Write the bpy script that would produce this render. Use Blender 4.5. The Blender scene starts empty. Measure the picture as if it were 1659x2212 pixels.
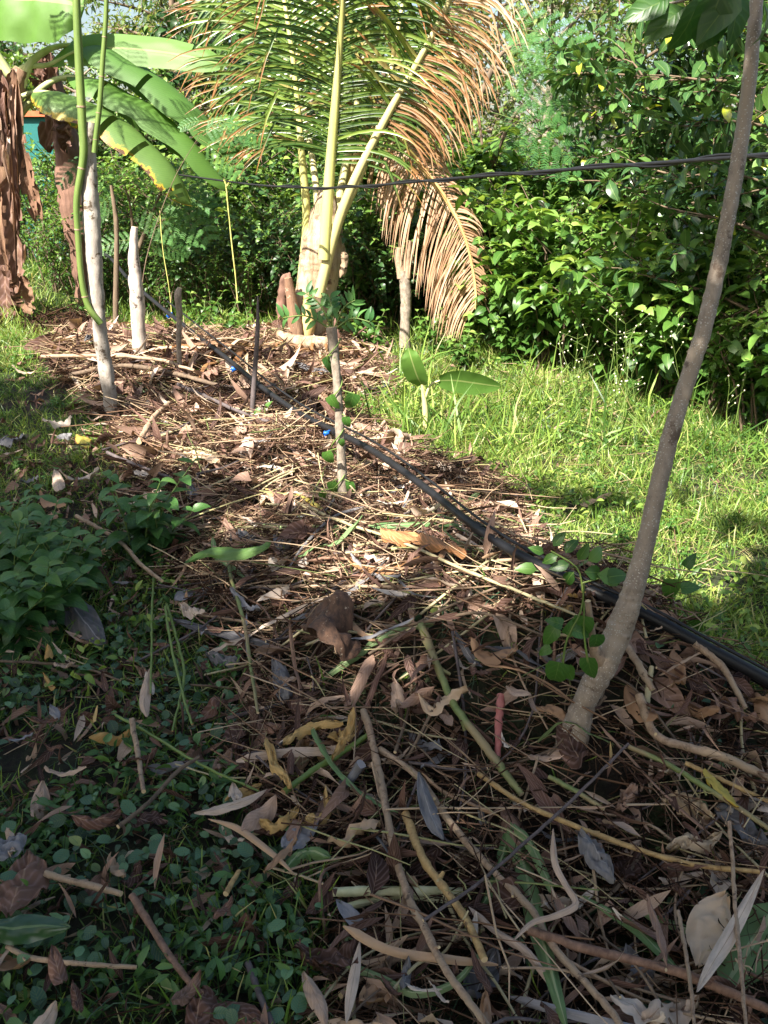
import bpy, math, random
import numpy as np
from math import radians as R, pi
from mathutils import Vector
rng = np.random.default_rng(7)
random.seed(7)
SC = bpy.context.scene
COL = SC.collection

# ------------------------------------------------------------------ camera, world, sun, exposure
CAMH = 1.5; PITCH = R(20.0); F = 1975.0
cam = bpy.data.cameras.new('camera'); camo = bpy.data.objects.new('camera', cam); COL.objects.link(camo)
camo.location = (0, 0, CAMH); camo.rotation_euler = (R(90) - PITCH, 0, 0)
cam.sensor_fit = 'VERTICAL'; cam.angle = 2 * math.atan(1106 / F)
cam.clip_start = 0.05; cam.clip_end = 1500
SC.camera = camo
SUN = np.array([-0.40, -0.58, 0.71]); SUN /= np.linalg.norm(SUN)          # towards the sun
world = bpy.data.worlds.new('World'); SC.world = world; world.use_nodes = True
wn = world.node_tree.nodes; wl = world.node_tree.links
sky = wn.new('ShaderNodeTexSky'); sky.sky_type = 'NISHITA'; sky.sun_disc = False
sky.sun_elevation = math.asin(SUN[2]); sky.sun_rotation = math.atan2(SUN[0], SUN[1])
sky.air_density = 1.3; sky.dust_density = 3.0; sky.ozone_density = 1.0
bg = wn['Background']; wl.new(sky.outputs[0], bg.inputs[0]); bg.inputs[1].default_value = 0.062
sl = bpy.data.lights.new('sun', 'SUN'); so = bpy.data.objects.new('sun', sl); COL.objects.link(so)
sl.energy = 5.0; sl.angle = R(0.55); sl.color = (1.0, 0.94, 0.83)
so.rotation_euler = Vector(SUN).to_track_quat('Z', 'Y').to_euler()
SC.view_settings.view_transform = 'Standard'; SC.view_settings.look = 'None'
SC.view_settings.exposure = 1.85; SC.view_settings.gamma = 1.0; SC.view_settings.use_curve_mapping = False
SC.render.engine = 'CYCLES'
SC.cycles.max_bounces = 4; SC.cycles.diffuse_bounces = 2; SC.cycles.glossy_bounces = 1; SC.cycles.transmission_bounces = 2; SC.cycles.transparent_max_bounces = 4

# ------------------------------------------------------------------ terrain and picking helpers
def ray(px, py):
    cx = (px - 829.5) / F; cy = (1106 - py) / F
    return np.array([cx, math.cos(PITCH) + cy * math.sin(PITCH), -math.sin(PITCH) + cy * math.cos(PITCH)])
def P(px, py, Y):
    d = ray(px, py); return np.array([0, 0, CAMH]) + d * (Y / d[1])
def proj(x, y, z):
    dz = z - CAMH; zf = y * math.cos(PITCH) - dz * math.sin(PITCH); zu = y * math.sin(PITCH) + dz * math.cos(PITCH)
    zf = np.where(zf < 0.05, 0.05, zf)
    return 829.5 + F * x / zf, 1106 - F * zu / zf
def sstep(t): t = np.clip(t, 0, 1); return t * t * (3 - 2 * t)
def vnoise(x, y, s=1.0, seed=0):
    x = np.asarray(x) / s; y = np.asarray(y) / s
    xi = np.floor(x).astype(np.int64); yi = np.floor(y).astype(np.int64); fx = sstep(x - xi); fy = sstep(y - yi)
    def h(a, b):
        n = (a * 374761393 + b * 668265263 + seed * 974711) & 0x7fffffff
        n = ((n ^ (n >> 13)) * 1274126177) & 0x7fffffff
        return ((n ^ (n >> 16)) & 0xffff) / 65535.0
    return (h(xi, yi) * (1 - fx) + h(xi + 1, yi) * fx) * (1 - fy) + (h(xi, yi + 1) * (1 - fx) + h(xi + 1, yi + 1) * fx) * fy
def flat(px, py):
    d = ray(px, py); p = d * (CAMH / -d[2]); return p[0], p[1]
MOUNDS = [flat(*q) + (a * 1.45, s) for q, a, s in (((330, 860), .14, .7), ((480, 880), .12, .5), ((520, 1000), .15, .45), ((660, 1110), .17, .38), ((830, 1290), .17, .34), ((1000, 1460), .15, .30),
                                            ((1150, 1600), .12, .28), ((1320, 1560), .12, .26), ((1500, 1700), .10, .25), ((120, 700), .18, .5), ((700, 760), .12, .7))]
def hz(x, y):
    x = np.asarray(x, float); y = np.asarray(y, float)
    z = 0.30 * sstep((-x - 0.2) / 4.0) * sstep((y - 1.5) / 6)
    z = z + 0.9 * sstep((y - 14) / 20)
    for mx, my, a, s in MOUNDS: z = z + a * np.exp(-((x - mx) ** 2 + (y - my) ** 2) / (2 * s * s))
    return z + 0.03 * (vnoise(x, y, 0.5, 3) - .5) + 0.015 * (vnoise(x, y, 0.13, 5) - .5)
def G(px, py, h=0.0):
    d = ray(px, py); o = np.array([0, 0, CAMH]); t = 0.3; last = t
    while t < 40:
        p = o + d * t
        if p[2] < float(hz(p[0], p[1])) + h: break
        last = t; t += 0.04
    for _ in range(12):
        m = (last + t) / 2; p = o + d * m
        if p[2] < float(hz(p[0], p[1])) + h: t = m
        else: last = m
    return o + d * t
def inpoly(x, y, poly):
    x = np.asarray(x); y = np.asarray(y); c = np.zeros(x.shape, bool); n = len(poly)
    for i in range(n):
        x1, y1 = poly[i]; x2, y2 = poly[(i + 1) % n]
        if y1 == y2: continue
        c ^= ((y1 > y) != (y2 > y)) & (x < (x2 - x1) * (y - y1) / (y2 - y1) + x1)
    return c

# ------------------------------------------------------------------ mesh batch
class B:
    def __init__(s): s.v = []; s.uv = []; s.t = []; s.l = []; s.lt = []; s.m = []; s.n = 0
    def add(s, v, faces, uv=None, tint=0.5, mat=0):
        v = np.asarray(v, float).reshape(-1, 3); k = len(v)
        s.v.append(v); s.uv.append(np.zeros((k, 2)) if uv is None else np.asarray(uv, float))
        s.t.append(np.full(k, tint) if np.isscalar(tint) else np.asarray(tint, float))
        f = np.asarray(faces)
        s.l.append((f + s.n).ravel()); s.lt.append(np.full(len(f), f.shape[1])); s.m.append(np.full(len(f), mat)); s.n += k
    def inst(s, T, M, pos, tint, mat=0):
        """T = (verts, faces, uv); M (N,3,3) columns = axes with scale; pos (N,3)"""
        V, Fc, UV = T; N = len(pos)
        if N == 0: return
        v = np.einsum('nij,kj->nki', M, V) + pos[:, None, :]
        f = Fc[None] + (np.arange(N) * len(V))[:, None, None]
        s.add(v.reshape(-1, 3), f.reshape(-1, Fc.shape[1]), np.tile(UV, (N, 1)), np.repeat(tint, len(V)), mat)
    def build(s, name, mats, parent=None, loc=(0, 0, 0), smooth=True):
        v = np.concatenate(s.v) - np.asarray(loc, float); l = np.concatenate(s.l); lt = np.concatenate(s.lt); uv = np.concatenate(s.uv); t = np.concatenate(s.t)
        me = bpy.data.meshes.new(name)
        me.vertices.add(len(v)); me.vertices.foreach_set('co', v.astype(np.float32).ravel())
        me.loops.add(len(l)); me.loops.foreach_set('vertex_index', l.astype(np.int32))
        me.polygons.add(len(lt)); ls = np.concatenate([[0], np.cumsum(lt)[:-1]])
        me.polygons.foreach_set('loop_start', ls.astype(np.int32)); me.polygons.foreach_set('loop_total', lt.astype(np.int32))
        me.polygons.foreach_set('material_index', np.concatenate(s.m).astype(np.int32))
        me.polygons.foreach_set('use_smooth', np.full(len(lt), smooth))
        ul = me.uv_layers.new(name='UVMap'); ul.data.foreach_set('uv', uv[l].astype(np.float32).ravel())
        a = me.attributes.new('tint', 'FLOAT', 'POINT'); a.data.foreach_set('value', t.astype(np.float32))
        for m in (mats if isinstance(mats, (list, tuple)) else [mats]): me.materials.append(m)
        me.update(calc_edges=True); me.validate()
        o = bpy.data.objects.new(name, me); COL.objects.link(o)
        o.location = loc
        if parent is not None: o.parent = parent; o.location = (0, 0, 0) if loc is None else loc
        return o
def tag(o, label=None, cat=None, group=None, kind=None):
    if label: o['label'] = label
    if cat: o['category'] = cat
    if group: o['group'] = group
    if kind: o['kind'] = kind
    return o
def thing(name, label, cat, loc, group=None):
    o = bpy.data.objects.new(name, None); COL.objects.link(o); o.location = [float(c) for c in loc]; o.empty_display_size = .1
    return tag(o, label, cat, group)
def part(b, name, mats, th, smooth=True):
    """b holds WORLD coordinates; the part is parented to thing th (world translation only)"""
    w = np.array(th.location)
    if th.parent: w = w + np.array(th.parent.location)
    o = b.build(name, mats, None, w, smooth); o.parent = th; o.location = (0, 0, 0); return o
def subpart(b, name, mats, pt, smooth=True):
    w = np.array(pt.parent.location); o = b.build(name, mats, None, w, smooth); o.parent = pt; o.location = (0, 0, 0); return o
def solo(b, name, mats, label, cat, group=None, kind=None, loc=None, smooth=True):
    if loc is None:
        v = np.concatenate(b.v); loc = v.mean(0); loc[2] = v[:, 2].min()
    return tag(b.build(name, mats, None, loc, smooth), label, cat, group, kind)
def copy_tree(o, parent=None):
    c = o.copy(); COL.objects.link(c)
    if parent: c.parent = parent
    for ch in o.children: copy_tree(ch, c)
    return c

# ------------------------------------------------------------------ shape helpers
def nrm(a): a = np.asarray(a, float); return a / np.maximum(np.linalg.norm(a, axis=-1, keepdims=True), 1e-9)
def spline(pts, n):
    p = np.asarray(pts, float)
    if len(p) == 2: return p[0] + (p[1] - p[0]) * np.linspace(0, 1, n)[:, None]
    q = np.vstack([2 * p[0] - p[1], p, 2 * p[-1] - p[-2]]); out = []
    t = np.linspace(0, len(p) - 1 - 1e-6, n)
    for u in t:
        i = int(u); f = u - i; a, b, c, d = q[i], q[i + 1], q[i + 2], q[i + 3]
        out.append(.5 * ((2 * b) + (c - a) * f + (2 * a - 5 * b + 4 * c - d) * f * f + (3 * b - a - 3 * c + d) * f ** 3))
    return np.array(out)
def interp(a, n): a = np.asarray(a, float); return np.interp(np.linspace(0, 1, n), np.linspace(0, 1, len(a)), a)
def tube(b, pts, rad, n=None, sides=8, tint=.5, mat=0, bump=0.0, nodes=0, cap=True, seed=0, smoothp=True, wob=0., nodamp=.22):
    """smooth round stem along pts; rad = list of radii; bump = relative roughness; nodes = swollen rings"""
    if n is None: n = max(6, len(pts) * 4)
    c = spline(pts, n) if smoothp else np.asarray(pts, float); n = len(c); r = interp(rad, n) if not np.isscalar(rad) else np.full(n, float(rad))
    t = nrm(np.gradient(c, axis=0)); up = np.array([0, 0, 1.]) if abs(t[0][2]) < .8 else np.array([1., 0, 0])
    a = nrm(np.cross(t[0], up)); A = []
    for i in range(n):
        a = nrm(a - t[i] * np.dot(a, t[i])); A.append(a)
    A = np.array(A); Bn = np.cross(t, A); th = np.linspace(0, 2 * pi, sides, endpoint=False)
    s = np.linspace(0, 1, n); rr = r[:, None] * np.ones((1, sides)); 
    if wob: gw = np.random.default_rng(abs(int(seed)) + 5); c[1:-1] += gw.normal(0, wob, (n - 2, 3)) * r[1:-1, None]; t = nrm(np.gradient(c, axis=0))
    if bump: 
        g = np.random.default_rng(abs(int(seed)) + 11); L = np.concatenate([[0], np.cumsum(np.linalg.norm(np.diff(c, axis=0), axis=1))])
        rr = rr * (1 + bump * (vnoise(L[:, None] * 14 + seed, th[None] * 1.3 + 3, 1, seed) - .5) * 2 + bump * .6 * (vnoise(L[:, None] * 60, th[None] * 3, 1, seed + 1) - .5) * 2)
    if nodes: rr = rr * (1 + nodamp * np.exp(-(((s[:, None] * nodes) % 1 - .5) / .06) ** 2))
    v = c[:, None] + rr[..., None] * (np.cos(th)[None, :, None] * A[:, None] + np.sin(th)[None, :, None] * Bn[:, None])
    i = np.arange(n - 1)[:, None] * sides; j = np.arange(sides)[None]; k = (j + 1) % sides
    f = np.stack([i + j, i + k, i + sides + k, i + sides + j], -1).reshape(-1, 4)
    L = np.concatenate([[0], np.cumsum(np.linalg.norm(np.diff(c, axis=0), axis=1))])
    uv = np.stack([np.tile(th / (2 * pi), (n, 1)), np.tile(L[:, None], (1, sides))], -1).reshape(-1, 2)
    b.add(v.reshape(-1, 3), f, uv, tint, mat)
    if cap:
        for e, q in ((0, 0), (n - 1, (n - 1) * sides)):
            ring = v[e]; vv = np.vstack([ring, c[e][None]]); ff = np.stack([np.arange(sides), (np.arange(sides) + 1) % sides, np.full(sides, sides)], -1)
            b.add(vv, ff, np.full((sides + 1, 2), .5), 0.97 if mat == 0 else tint, mat)
    return c
def leafT(n=4, w=.5, prof='ov', fold=.25, droop=.3, cols=2, wav=0., seed=0):
    """leaf of length 1 along +Y, normal +Z"""
    t = np.linspace(0, 1, n + 1)
    if prof == 'ov': pr = np.sin(pi * t ** .75) ** .8
    elif prof == 'ob': pr = np.sin(pi * t ** 1.25) ** .75
    elif prof == 'round': pr = np.sqrt(np.maximum(0, 1 - (2 * t - 1) ** 2))
    elif prof == 'heart': pr = np.sin(pi * np.clip(t * .93 + .07, 0, 1) ** .5) ** .8
    elif prof == 'lance': pr = np.sin(pi * t ** .8)
    else: pr = np.minimum(1, t * 12) * (1 - t ** 3) ** .7                       # blade
    pr = pr * w / 2; pr[-1] = max(pr[-1], .004)
    g = np.random.default_rng(seed); dr = droop * 2 if abs(droop) > 1e-3 else 1e-3; y = np.sin(t * dr) / dr; z = -(1 - np.cos(t * dr)) / dr
    xs = np.linspace(-1, 1, cols + 1); V = []; UV = []
    for i in range(n + 1):
        for x in xs:
            V.append([x * pr[i], y[i], z[i] + abs(x) * pr[i] * fold + wav * (g.random() - .5) * abs(x)]); UV.append([.5 + x / 2, t[i]])
    c = cols + 1; Fc = [[i * c + j, i * c + j + 1, (i + 1) * c + j + 1, (i + 1) * c + j] for i in range(n) for j in range(cols)]
    return np.array(V), np.array(Fc), np.array(UV)
def frames(d, up, size, wid=None):
    d = nrm(d); x = nrm(np.cross(d, up)); z = np.cross(x, d); wid = size if wid is None else wid
    return np.stack([x * wid[:, None], d * size[:, None], z * size[:, None]], -1)
def leaves(b, T, pos, d, up, size, tint, mat=0, wid=None):
    pos = np.asarray(pos, float); N = len(pos)
    if N == 0: return
    if isinstance(T, list):
        k = rng.integers(0, len(T), N)
        for i, t in enumerate(T):
            q = k == i; b.inst(t, frames(d[q], up[q], size[q], None if wid is None else wid[q]), pos[q], tint[q], mat)
    else: b.inst(T, frames(d, up, size, wid), pos, tint, mat)
def rnd(n, s=1.0): return rng.normal(0, s, (n, 3))
def sheet(b, mid, wid, side, n=28, cols=8, sag=.3, wav=.0, tint=.5, mat=0, prof=None, both=True, seed=0, thick=0.0, tears=0, crum=0.):
    """broad leaf: midrib mid (3D pts), half width profile, side vector; sag = how far the halves hang; returns"""
    seed = abs(int(seed)); g = np.random.default_rng(seed); c = spline(mid, n); t = nrm(np.gradient(c, axis=0)); s = np.linspace(0, 1, n)
    pr = prof(s) if prof else np.minimum(1, (s * 7 + .06)) * np.sqrt(np.clip(1 - s ** 4, 0, 1)) ; pr = pr * wid
    side = nrm(np.asarray(side, float)[None] - t * (t @ np.asarray(side, float))[:, None]); up = np.cross(side, t); up = up * np.sign(up[:, 2:3] + 1e-6) if abs(up[n // 2][2]) > .15 else up
    xs = np.linspace(-1, 1, cols * 2 + 1); V = []; UV = []
    ph = g.random() * 9
    for i in range(n):
        for x in xs:
            ax = abs(x); w = pr[i] * ax; a = 0 if isinstance(sag, tuple) else sag * (ax ** .8)
            if isinstance(sag, tuple): a = (sag[0] if x < 0 else sag[1]) * ax ** .6
            off = side[i] * np.sign(x) * w * math.cos(a) - up[i] * w * math.sin(a)
            off = off + up[i] * wav * wid * ax * math.sin(s[i] * 23 + ph + (x > 0) * 2) * .5
            if crum: off = off + up[i] * crum * wid * ((vnoise(s[i] * 9 + ph, x * 2.5 + ph, 1, seed) - .5) * 2 + (vnoise(s[i] * 24 + ph, x * 6 + ph, 1, seed + 3) - .5))
            V.append(c[i] + off); UV.append([.5 + x / 2, s[i]])
    m = len(xs); Fc = []
    torn = set((int(g.integers(3, n - 2)), int(g.integers(0, 2))) for _ in range(tears))
    for i in range(n - 1):
        for j in range(m - 1):
            if tears and (i, int(j >= m // 2)) in torn and (abs(xs[j] + xs[j + 1]) / 2 > .35 + .2 * ((i * 7) % 3) / 3): continue
            Fc.append([i * m + j, i * m + j + 1, (i + 1) * m + j + 1, (i + 1) * m + j])
    b.add(np.array(V), np.array(Fc), np.array(UV), tint, mat)
    return c

# ------------------------------------------------------------------ materials
def newmat(name):
    m = bpy.data.materials.new(name); m.use_nodes = True; nt = m.node_tree
    return m, nt.nodes, nt.links, nt.nodes['Principled BSDF'], nt.nodes['Material Output']
def math_(N, L, op, a, b=None, c=None):
    n = N.new('ShaderNodeMath'); n.operation = op
    for i, x in enumerate((a, b, c)):
        if x is None: continue
        if hasattr(x, 'links'): L.new(x, n.inputs[i])
        else: n.inputs[i].default_value = x
    return n.outputs[0]
def mix_(N, L, fac, a, b, mode='MIX'):
    n = N.new('ShaderNodeMix'); n.data_type = 'RGBA'; n.blend_type = mode
    for i, x in ((0, fac), (6, a), (7, b)):
        if hasattr(x, 'links'): L.new(x, n.inputs[i])
        elif isinstance(x, tuple): n.inputs[i].default_value = x + (1,) if len(x) == 3 else x
        else: n.inputs[i].default_value = x
    return n.outputs[2]
def ramp_(N, L, fac, stops):
    n = N.new('ShaderNodeValToRGB'); L.new(fac, n.inputs[0]); e = n.color_ramp.elements
    while len(e) < len(stops): e.new(.5)
    for i, (p, c) in enumerate(stops): e[i].position = p; e[i].color = tuple(c) + (1,) if len(c) == 3 else c
    return n.outputs[0]
def noise_(N, L, scale, detail=3, vec=None, rough=.6):
    n = N.new('ShaderNodeTexNoise'); n.inputs['Scale'].default_value = scale; n.inputs['Detail'].default_value = detail; n.inputs['Roughness'].default_value = rough
    if vec is not None: L.new(vec, n.inputs['Vector'])
    return n.outputs[0]
def leafmat(name, stops, rough=.45, trans=.3, rib=None, veins=0., tip=None, edge=None, spec=.5, varn=.25, vs=.28):
    m, N, L, p, out = newmat(name)
    at = N.new('ShaderNodeAttribute'); at.attribute_name = 'tint'
    col = ramp_(N, L, at.outputs['Fac'], stops)
    uvn = N.new('ShaderNodeUVMap'); uvn.uv_map = 'UVMap'; sep = N.new('ShaderNodeSeparateXYZ'); L.new(uvn.outputs[0], sep.inputs[0])
    geo = N.new('ShaderNodeTexCoord')
    nz = noise_(N, L, 18, 4, geo.outputs['Object'])
    v = math_(N, L, 'MULTIPLY_ADD', nz, 2 * varn, 1 - varn)
    cmb = N.new('ShaderNodeCombineXYZ'); [L.new(v, cmb.inputs[i]) for i in range(3)]
    col = mix_(N, L, 1.0, col, cmb.outputs[0], 'MULTIPLY')
    d = math_(N, L, 'ABSOLUTE', math_(N, L, 'SUBTRACT', sep.outputs[0], .5))
    if rib:
        f = math_(N, L, 'LESS_THAN', d, rib[1]); col = mix_(N, L, math_(N, L, 'MULTIPLY', f, .7), col, rib[0])
    if veins:
        if veins > 30: ph = math_(N, L, 'MULTIPLY', math_(N, L, 'MULTIPLY_ADD', d, .12, sep.outputs[1]), veins * 6.283)
        else: ph = math_(N, L, 'MULTIPLY', math_(N, L, 'MULTIPLY_ADD', d, -.55, sep.outputs[1]), veins * 6.283)
        s = math_(N, L, 'SINE', ph); s = math_(N, L, 'MULTIPLY_ADD', s, .5, .5); s = math_(N, L, 'POWER', s, 4.0)
        col = mix_(N, L, math_(N, L, 'MULTIPLY', s, vs), col, (stops[-1][1][0] * 1.7, stops[-1][1][1] * 1.4, stops[-1][1][2] * 1.6))
        bp = N.new('ShaderNodeBump'); bp.inputs['Strength'].default_value = vs; bp.inputs['Distance'].default_value = .003; L.new(s, bp.inputs['Height']); L.new(bp.outputs[0], p.inputs['Normal'])
    if tip:
        n2 = noise_(N, L, 6, 2, geo.outputs['Object']); q = math_(N, L, 'ADD', sep.outputs[1], math_(N, L, 'MULTIPLY_ADD', n2, .5, -.25))
        f = ramp_(N, L, q, [(tip[1] - .05, (0, 0, 0)), (tip[1] + .1, (1, 1, 1))]); col = mix_(N, L, f, col, tip[0])
    if edge:
        n2 = noise_(N, L, 9, 6, geo.outputs['Object'], .75); q = math_(N, L, 'ADD', math_(N, L, 'ABSOLUTE', math_(N, L, 'MULTIPLY', d, 2)), math_(N, L, 'MULTIPLY_ADD', n2, .9, -.45))
        if edge[1] == 'one': q = math_(N, L, 'ADD', sep.outputs[0] if edge[2] else math_(N, L, 'SUBTRACT', 1.0, sep.outputs[0]), math_(N, L, 'MULTIPLY_ADD', n2, .9, -.45))
        f = ramp_(N, L, q, [(edge[0] - .1, (0, 0, 0)), (edge[0], (1, 1, 1))]); col = mix_(N, L, f, col, (.55, .38, .03))
        f = ramp_(N, L, q, [(edge[0], (0, 0, 0)), (edge[0] + .08, (1, 1, 1))]); col = mix_(N, L, f, col, (.10, .045, .015))
    L.new(col, p.inputs['Base Color']); p.inputs['Roughness'].default_value = rough; p.inputs['Specular IOR Level'].default_value = spec
    if trans:
        tr = N.new('ShaderNodeBsdfTranslucent'); L.new(mix_(N, L, 1.0, col, (1.5, 1.35, .7), 'MULTIPLY'), tr.inputs[0])
        mx = N.new('ShaderNodeMixShader'); mx.inputs[0].default_value = trans; L.new(p.outputs[0], mx.inputs[1]); L.new(tr.outputs[0], mx.inputs[2]); L.new(mx.outputs[0], out.inputs[0])
    return m
def barkmat(name, c1, c2, scale=30, rough=.85, spots=None, stretch=4., endc=(.55, .42, .25), bump=.5, c3=None, blotch=None, bdist=.006):
    m, N, L, p, out = newmat(name)
    geo = N.new('ShaderNodeTexCoord'); mp = N.new('ShaderNodeMapping'); L.new(geo.outputs['Object'], mp.inputs[0]); mp.inputs['Scale'].default_value = (1, 1, 1 / stretch)
    nz = noise_(N, L, scale, 6, mp.outputs[0], .7); col = ramp_(N, L, nz, [(.32, c1), (.68, c2)])
    n3 = noise_(N, L, scale * .18, 3, mp.outputs[0])
    if c3: col = mix_(N, L, ramp_(N, L, n3, [(.45, (0, 0, 0)), (.6, (1, 1, 1))]), col, c3)
    if blotch:
        n4 = noise_(N, L, blotch[1], 5, geo.outputs['Object'], .75); col = mix_(N, L, ramp_(N, L, n4, [(blotch[2], (0, 0, 0)), (blotch[2] + .06, (1, 1, 1))]), col, blotch[0])
    h = nz
    if spots:
        vo = N.new('ShaderNodeTexVoronoi'); vo.inputs['Scale'].default_value = spots[1]; L.new(geo.outputs['Object'], vo.inputs['Vector'])
        f = ramp_(N, L, math_(N, L, 'ADD', vo.outputs['Distance'], math_(N, L, 'MULTIPLY', noise_(N, L, 22, 3, geo.outputs['Object']), .55)), [(spots[2], (1, 1, 1)), (spots[2] + .06, (0, 0, 0))]); col = mix_(N, L, f, col, spots[0])
        h = math_(N, L, 'ADD', nz, f)
    at = N.new('ShaderNodeAttribute'); at.attribute_name = 'tint'
    col = mix_(N, L, math_(N, L, 'GREATER_THAN', at.outputs['Fac'], .95), col, endc)
    bp = N.new('ShaderNodeBump'); bp.inputs['Strength'].default_value = bump; bp.inputs['Distance'].default_value = bdist; L.new(h, bp.inputs['Height']); L.new(bp.outputs[0], p.inputs['Normal'])
    L.new(col, p.inputs['Base Color']); p.inputs['Roughness'].default_value = rough
    return m
def plain(name, c, rough=.5, spec=.5, varn=.3, scale=25):
    m, N, L, p, out = newmat(name); geo = N.new('ShaderNodeTexCoord'); nz = noise_(N, L, scale, 4, geo.outputs['Object'])
    col = ramp_(N, L, nz, [(.3, tuple(x * (1 - varn) for x in c)), (.7, tuple(x * (1 + varn) for x in c))]); L.new(col, p.inputs['Base Color'])
    p.inputs['Roughness'].default_value = rough; p.inputs['Specular IOR Level'].default_value = spec; return m

M = {}
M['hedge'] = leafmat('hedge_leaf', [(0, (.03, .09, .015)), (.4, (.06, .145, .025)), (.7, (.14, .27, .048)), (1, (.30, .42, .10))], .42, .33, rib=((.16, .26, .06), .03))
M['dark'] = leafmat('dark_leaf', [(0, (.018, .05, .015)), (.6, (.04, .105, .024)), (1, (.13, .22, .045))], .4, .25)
M['glossy'] = leafmat('glossy_leaf', [(0, (.025, .07, .022)), (.6, (.06, .135, .035)), (.93, (.15, .27, .06)), (1, (.30, .34, .03))], .27, .22, rib=((.16, .24, .08), .04), spec=.7)
M['far'] = leafmat('far_leaf', [(0, (.05, .10, .035)), (.5, (.12, .19, .05)), (1, (.28, .32, .10))], .5, .35)
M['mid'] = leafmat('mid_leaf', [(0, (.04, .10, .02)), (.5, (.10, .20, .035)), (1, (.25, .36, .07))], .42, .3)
M['feather'] = leafmat('feather_leaf', [(0, (.04, .13, .035)), (1, (.11, .25, .06))], .45, .3)
M['grass'] = leafmat('grass_blade', [(0, (.035, .09, .018)), (.5, (.13, .24, .038)), (.85, (.32, .42, .085)), (1, (.42, .37, .18))], .45, .35, varn=.15)
M['creeper'] = leafmat('creeper_leaf', [(0, (.02, .06, .035)), (.55, (.06, .15, .085)), (.93, (.12, .25, .11)), (1, (.26, .27, .06))], .5, .2, rib=((.08, .15, .06), .03), veins=7, vs=.13)
M['herb'] = leafmat('herb_leaf', [(0, (.035, .10, .025)), (.7, (.06, .16, .035)), (1, (.12, .22, .05))], .45, .28, rib=((.10, .2, .06), .025), veins=7, vs=.13)
M['vine'] = leafmat('vine_leaf', [(0, (.03, .10, .02)), (1, (.09, .20, .03))], .4, .3, rib=((.12, .2, .05), .02), veins=6, vs=.13)
M['palm'] = leafmat('palm_leaflet', [(0, (.02, .055, .013)), (.5, (.06, .125, .02)), (.9, (.17, .25, .045)), (1, (.36, .27, .11))], .3, .2, rib=((.25, .3, .08), .07), tip=((.30, .14, .055), .77))
M['palm_brown'] = leafmat('dry_palm_leaflet', [(0, (.20, .095, .04)), (.35, (.32, .165, .07)), (.6, (.42, .29, .17)), (1, (.60, .49, .37))], .5, .25)
M['sheath_leaf'] = leafmat('sheath_leaf', [(0, (.28, .13, .055)), (1, (.42, .22, .09))], .5, .1, rib=((.12, .06, .03), .03), veins=14, vs=.5, varn=.6)
M['palm_tan'] = leafmat('faded_palm_leaflet', [(0, (.28, .15, .08)), (.5, (.45, .28, .17)), (1, (.62, .46, .32))], .6, .2)
M['banana'] = leafmat('banana_leaf', [(0, (.055, .14, .028)), (1, (.10, .21, .032))], .55, .28, rib=((.35, .4, .15), .03), veins=115, vs=.16, varn=.12)
M['banana_worn'] = leafmat('worn_banana_leaf', [(0, (.065, .14, .03)), (1, (.12, .22, .035))], .5, .3, rib=((.35, .4, .15), .03), veins=115, vs=.16, edge=(1.06, 'both'), varn=.12)
M['banana_dead'] = leafmat('spotted_banana_leaf', [(0, (.09, .17, .04)), (1, (.13, .24, .05))], .45, .3, rib=((.4, .4, .15), .03), veins=115, vs=.16, edge=(.95, 'both'), varn=.15)
M['dryleaf'] = leafmat('dry_leaf', [(0, (.045, .025, .02)), (.3, (.14, .075, .055)), (.6, (.32, .205, .15)), (.85, (.54, .42, .33)), (1, (.64, .57, .50))], .7, .12, rib=((.3, .2, .14), .02), veins=8, spec=.12, vs=.07, varn=.45)
M['greyleaf'] = leafmat('grey_leaf', [(0, (.07, .07, .075)), (.5, (.17, .165, .17)), (1, (.32, .31, .33))], .7, .06, rib=((.3, .28, .28), .02), veins=8, spec=.3, vs=.07, varn=.45)
M['straw'] = leafmat('straw', [(0, (.018, .010, .007)), (.3, (.07, .036, .022)), (.55, (.225, .135, .085)), (.78, (.56, .42, .28)), (.9, (.42, .38, .18)), (1, (.16, .20, .07))], .7, .08, spec=.12)
M['yellowdry'] = leafmat('yellow_dry_leaf', [(0, (.45, .27, .09)), (1, (.60, .42, .18))], .7, .15, veins=12, spec=.3, vs=.1, varn=.4)
M['strap'] = leafmat('cut_green_leaf', [(0, (.12, .22, .08)), (1, (.26, .34, .16))], .55, .25, rib=((.4, .45, .25), .06), veins=0, spec=.3)
M['strap_yellow'] = leafmat('yellowing_leaf', [(0, (.35, .30, .05)), (1, (.5, .42, .12))], .5, .25, edge=(.8, 'both'))
M['petiole'] = barkmat('petiole', (.42, .40, .15), (.62, .57, .30), 12, .45, stretch=20, endc=(.45, .4, .2), bump=.15, c3=(.50, .44, .20))
M['midrib'] = barkmat('frond_rib', (.40, .40, .12), (.58, .54, .22), 10, .4, stretch=20, endc=(.45, .4, .2), bump=.1)
M['rib_brown'] = barkmat('dry_rib', (.42, .27, .09), (.60, .44, .2), 12, .6, stretch=12, bump=.2)
M['banana_petiole'] = barkmat('banana_petiole', (.28, .33, .12), (.48, .5, .26), 10, .5, stretch=10, bump=.1)
M['sheath'] = barkmat('palm_sheath', (.17, .105, .06), (.40, .29, .19), 55, .9, stretch=7, bump=.9, c3=(.44, .34, .24), bdist=.015, blotch=((.17, .10, .06), 6, .56))
M['pseudo'] = barkmat('banana_pseudostem', (.09, .045, .028), (.28, .17, .10), 34, .85, stretch=9, bump=.8, c3=(.19, .10, .06), bdist=.015, blotch=((.46, .34, .25), 7, .62))
M['pseudo_red'] = barkmat('old_pseudostem', (.10, .05, .035), (.24, .13, .09), 25, .85, stretch=9, bump=.7, bdist=.01)
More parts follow.
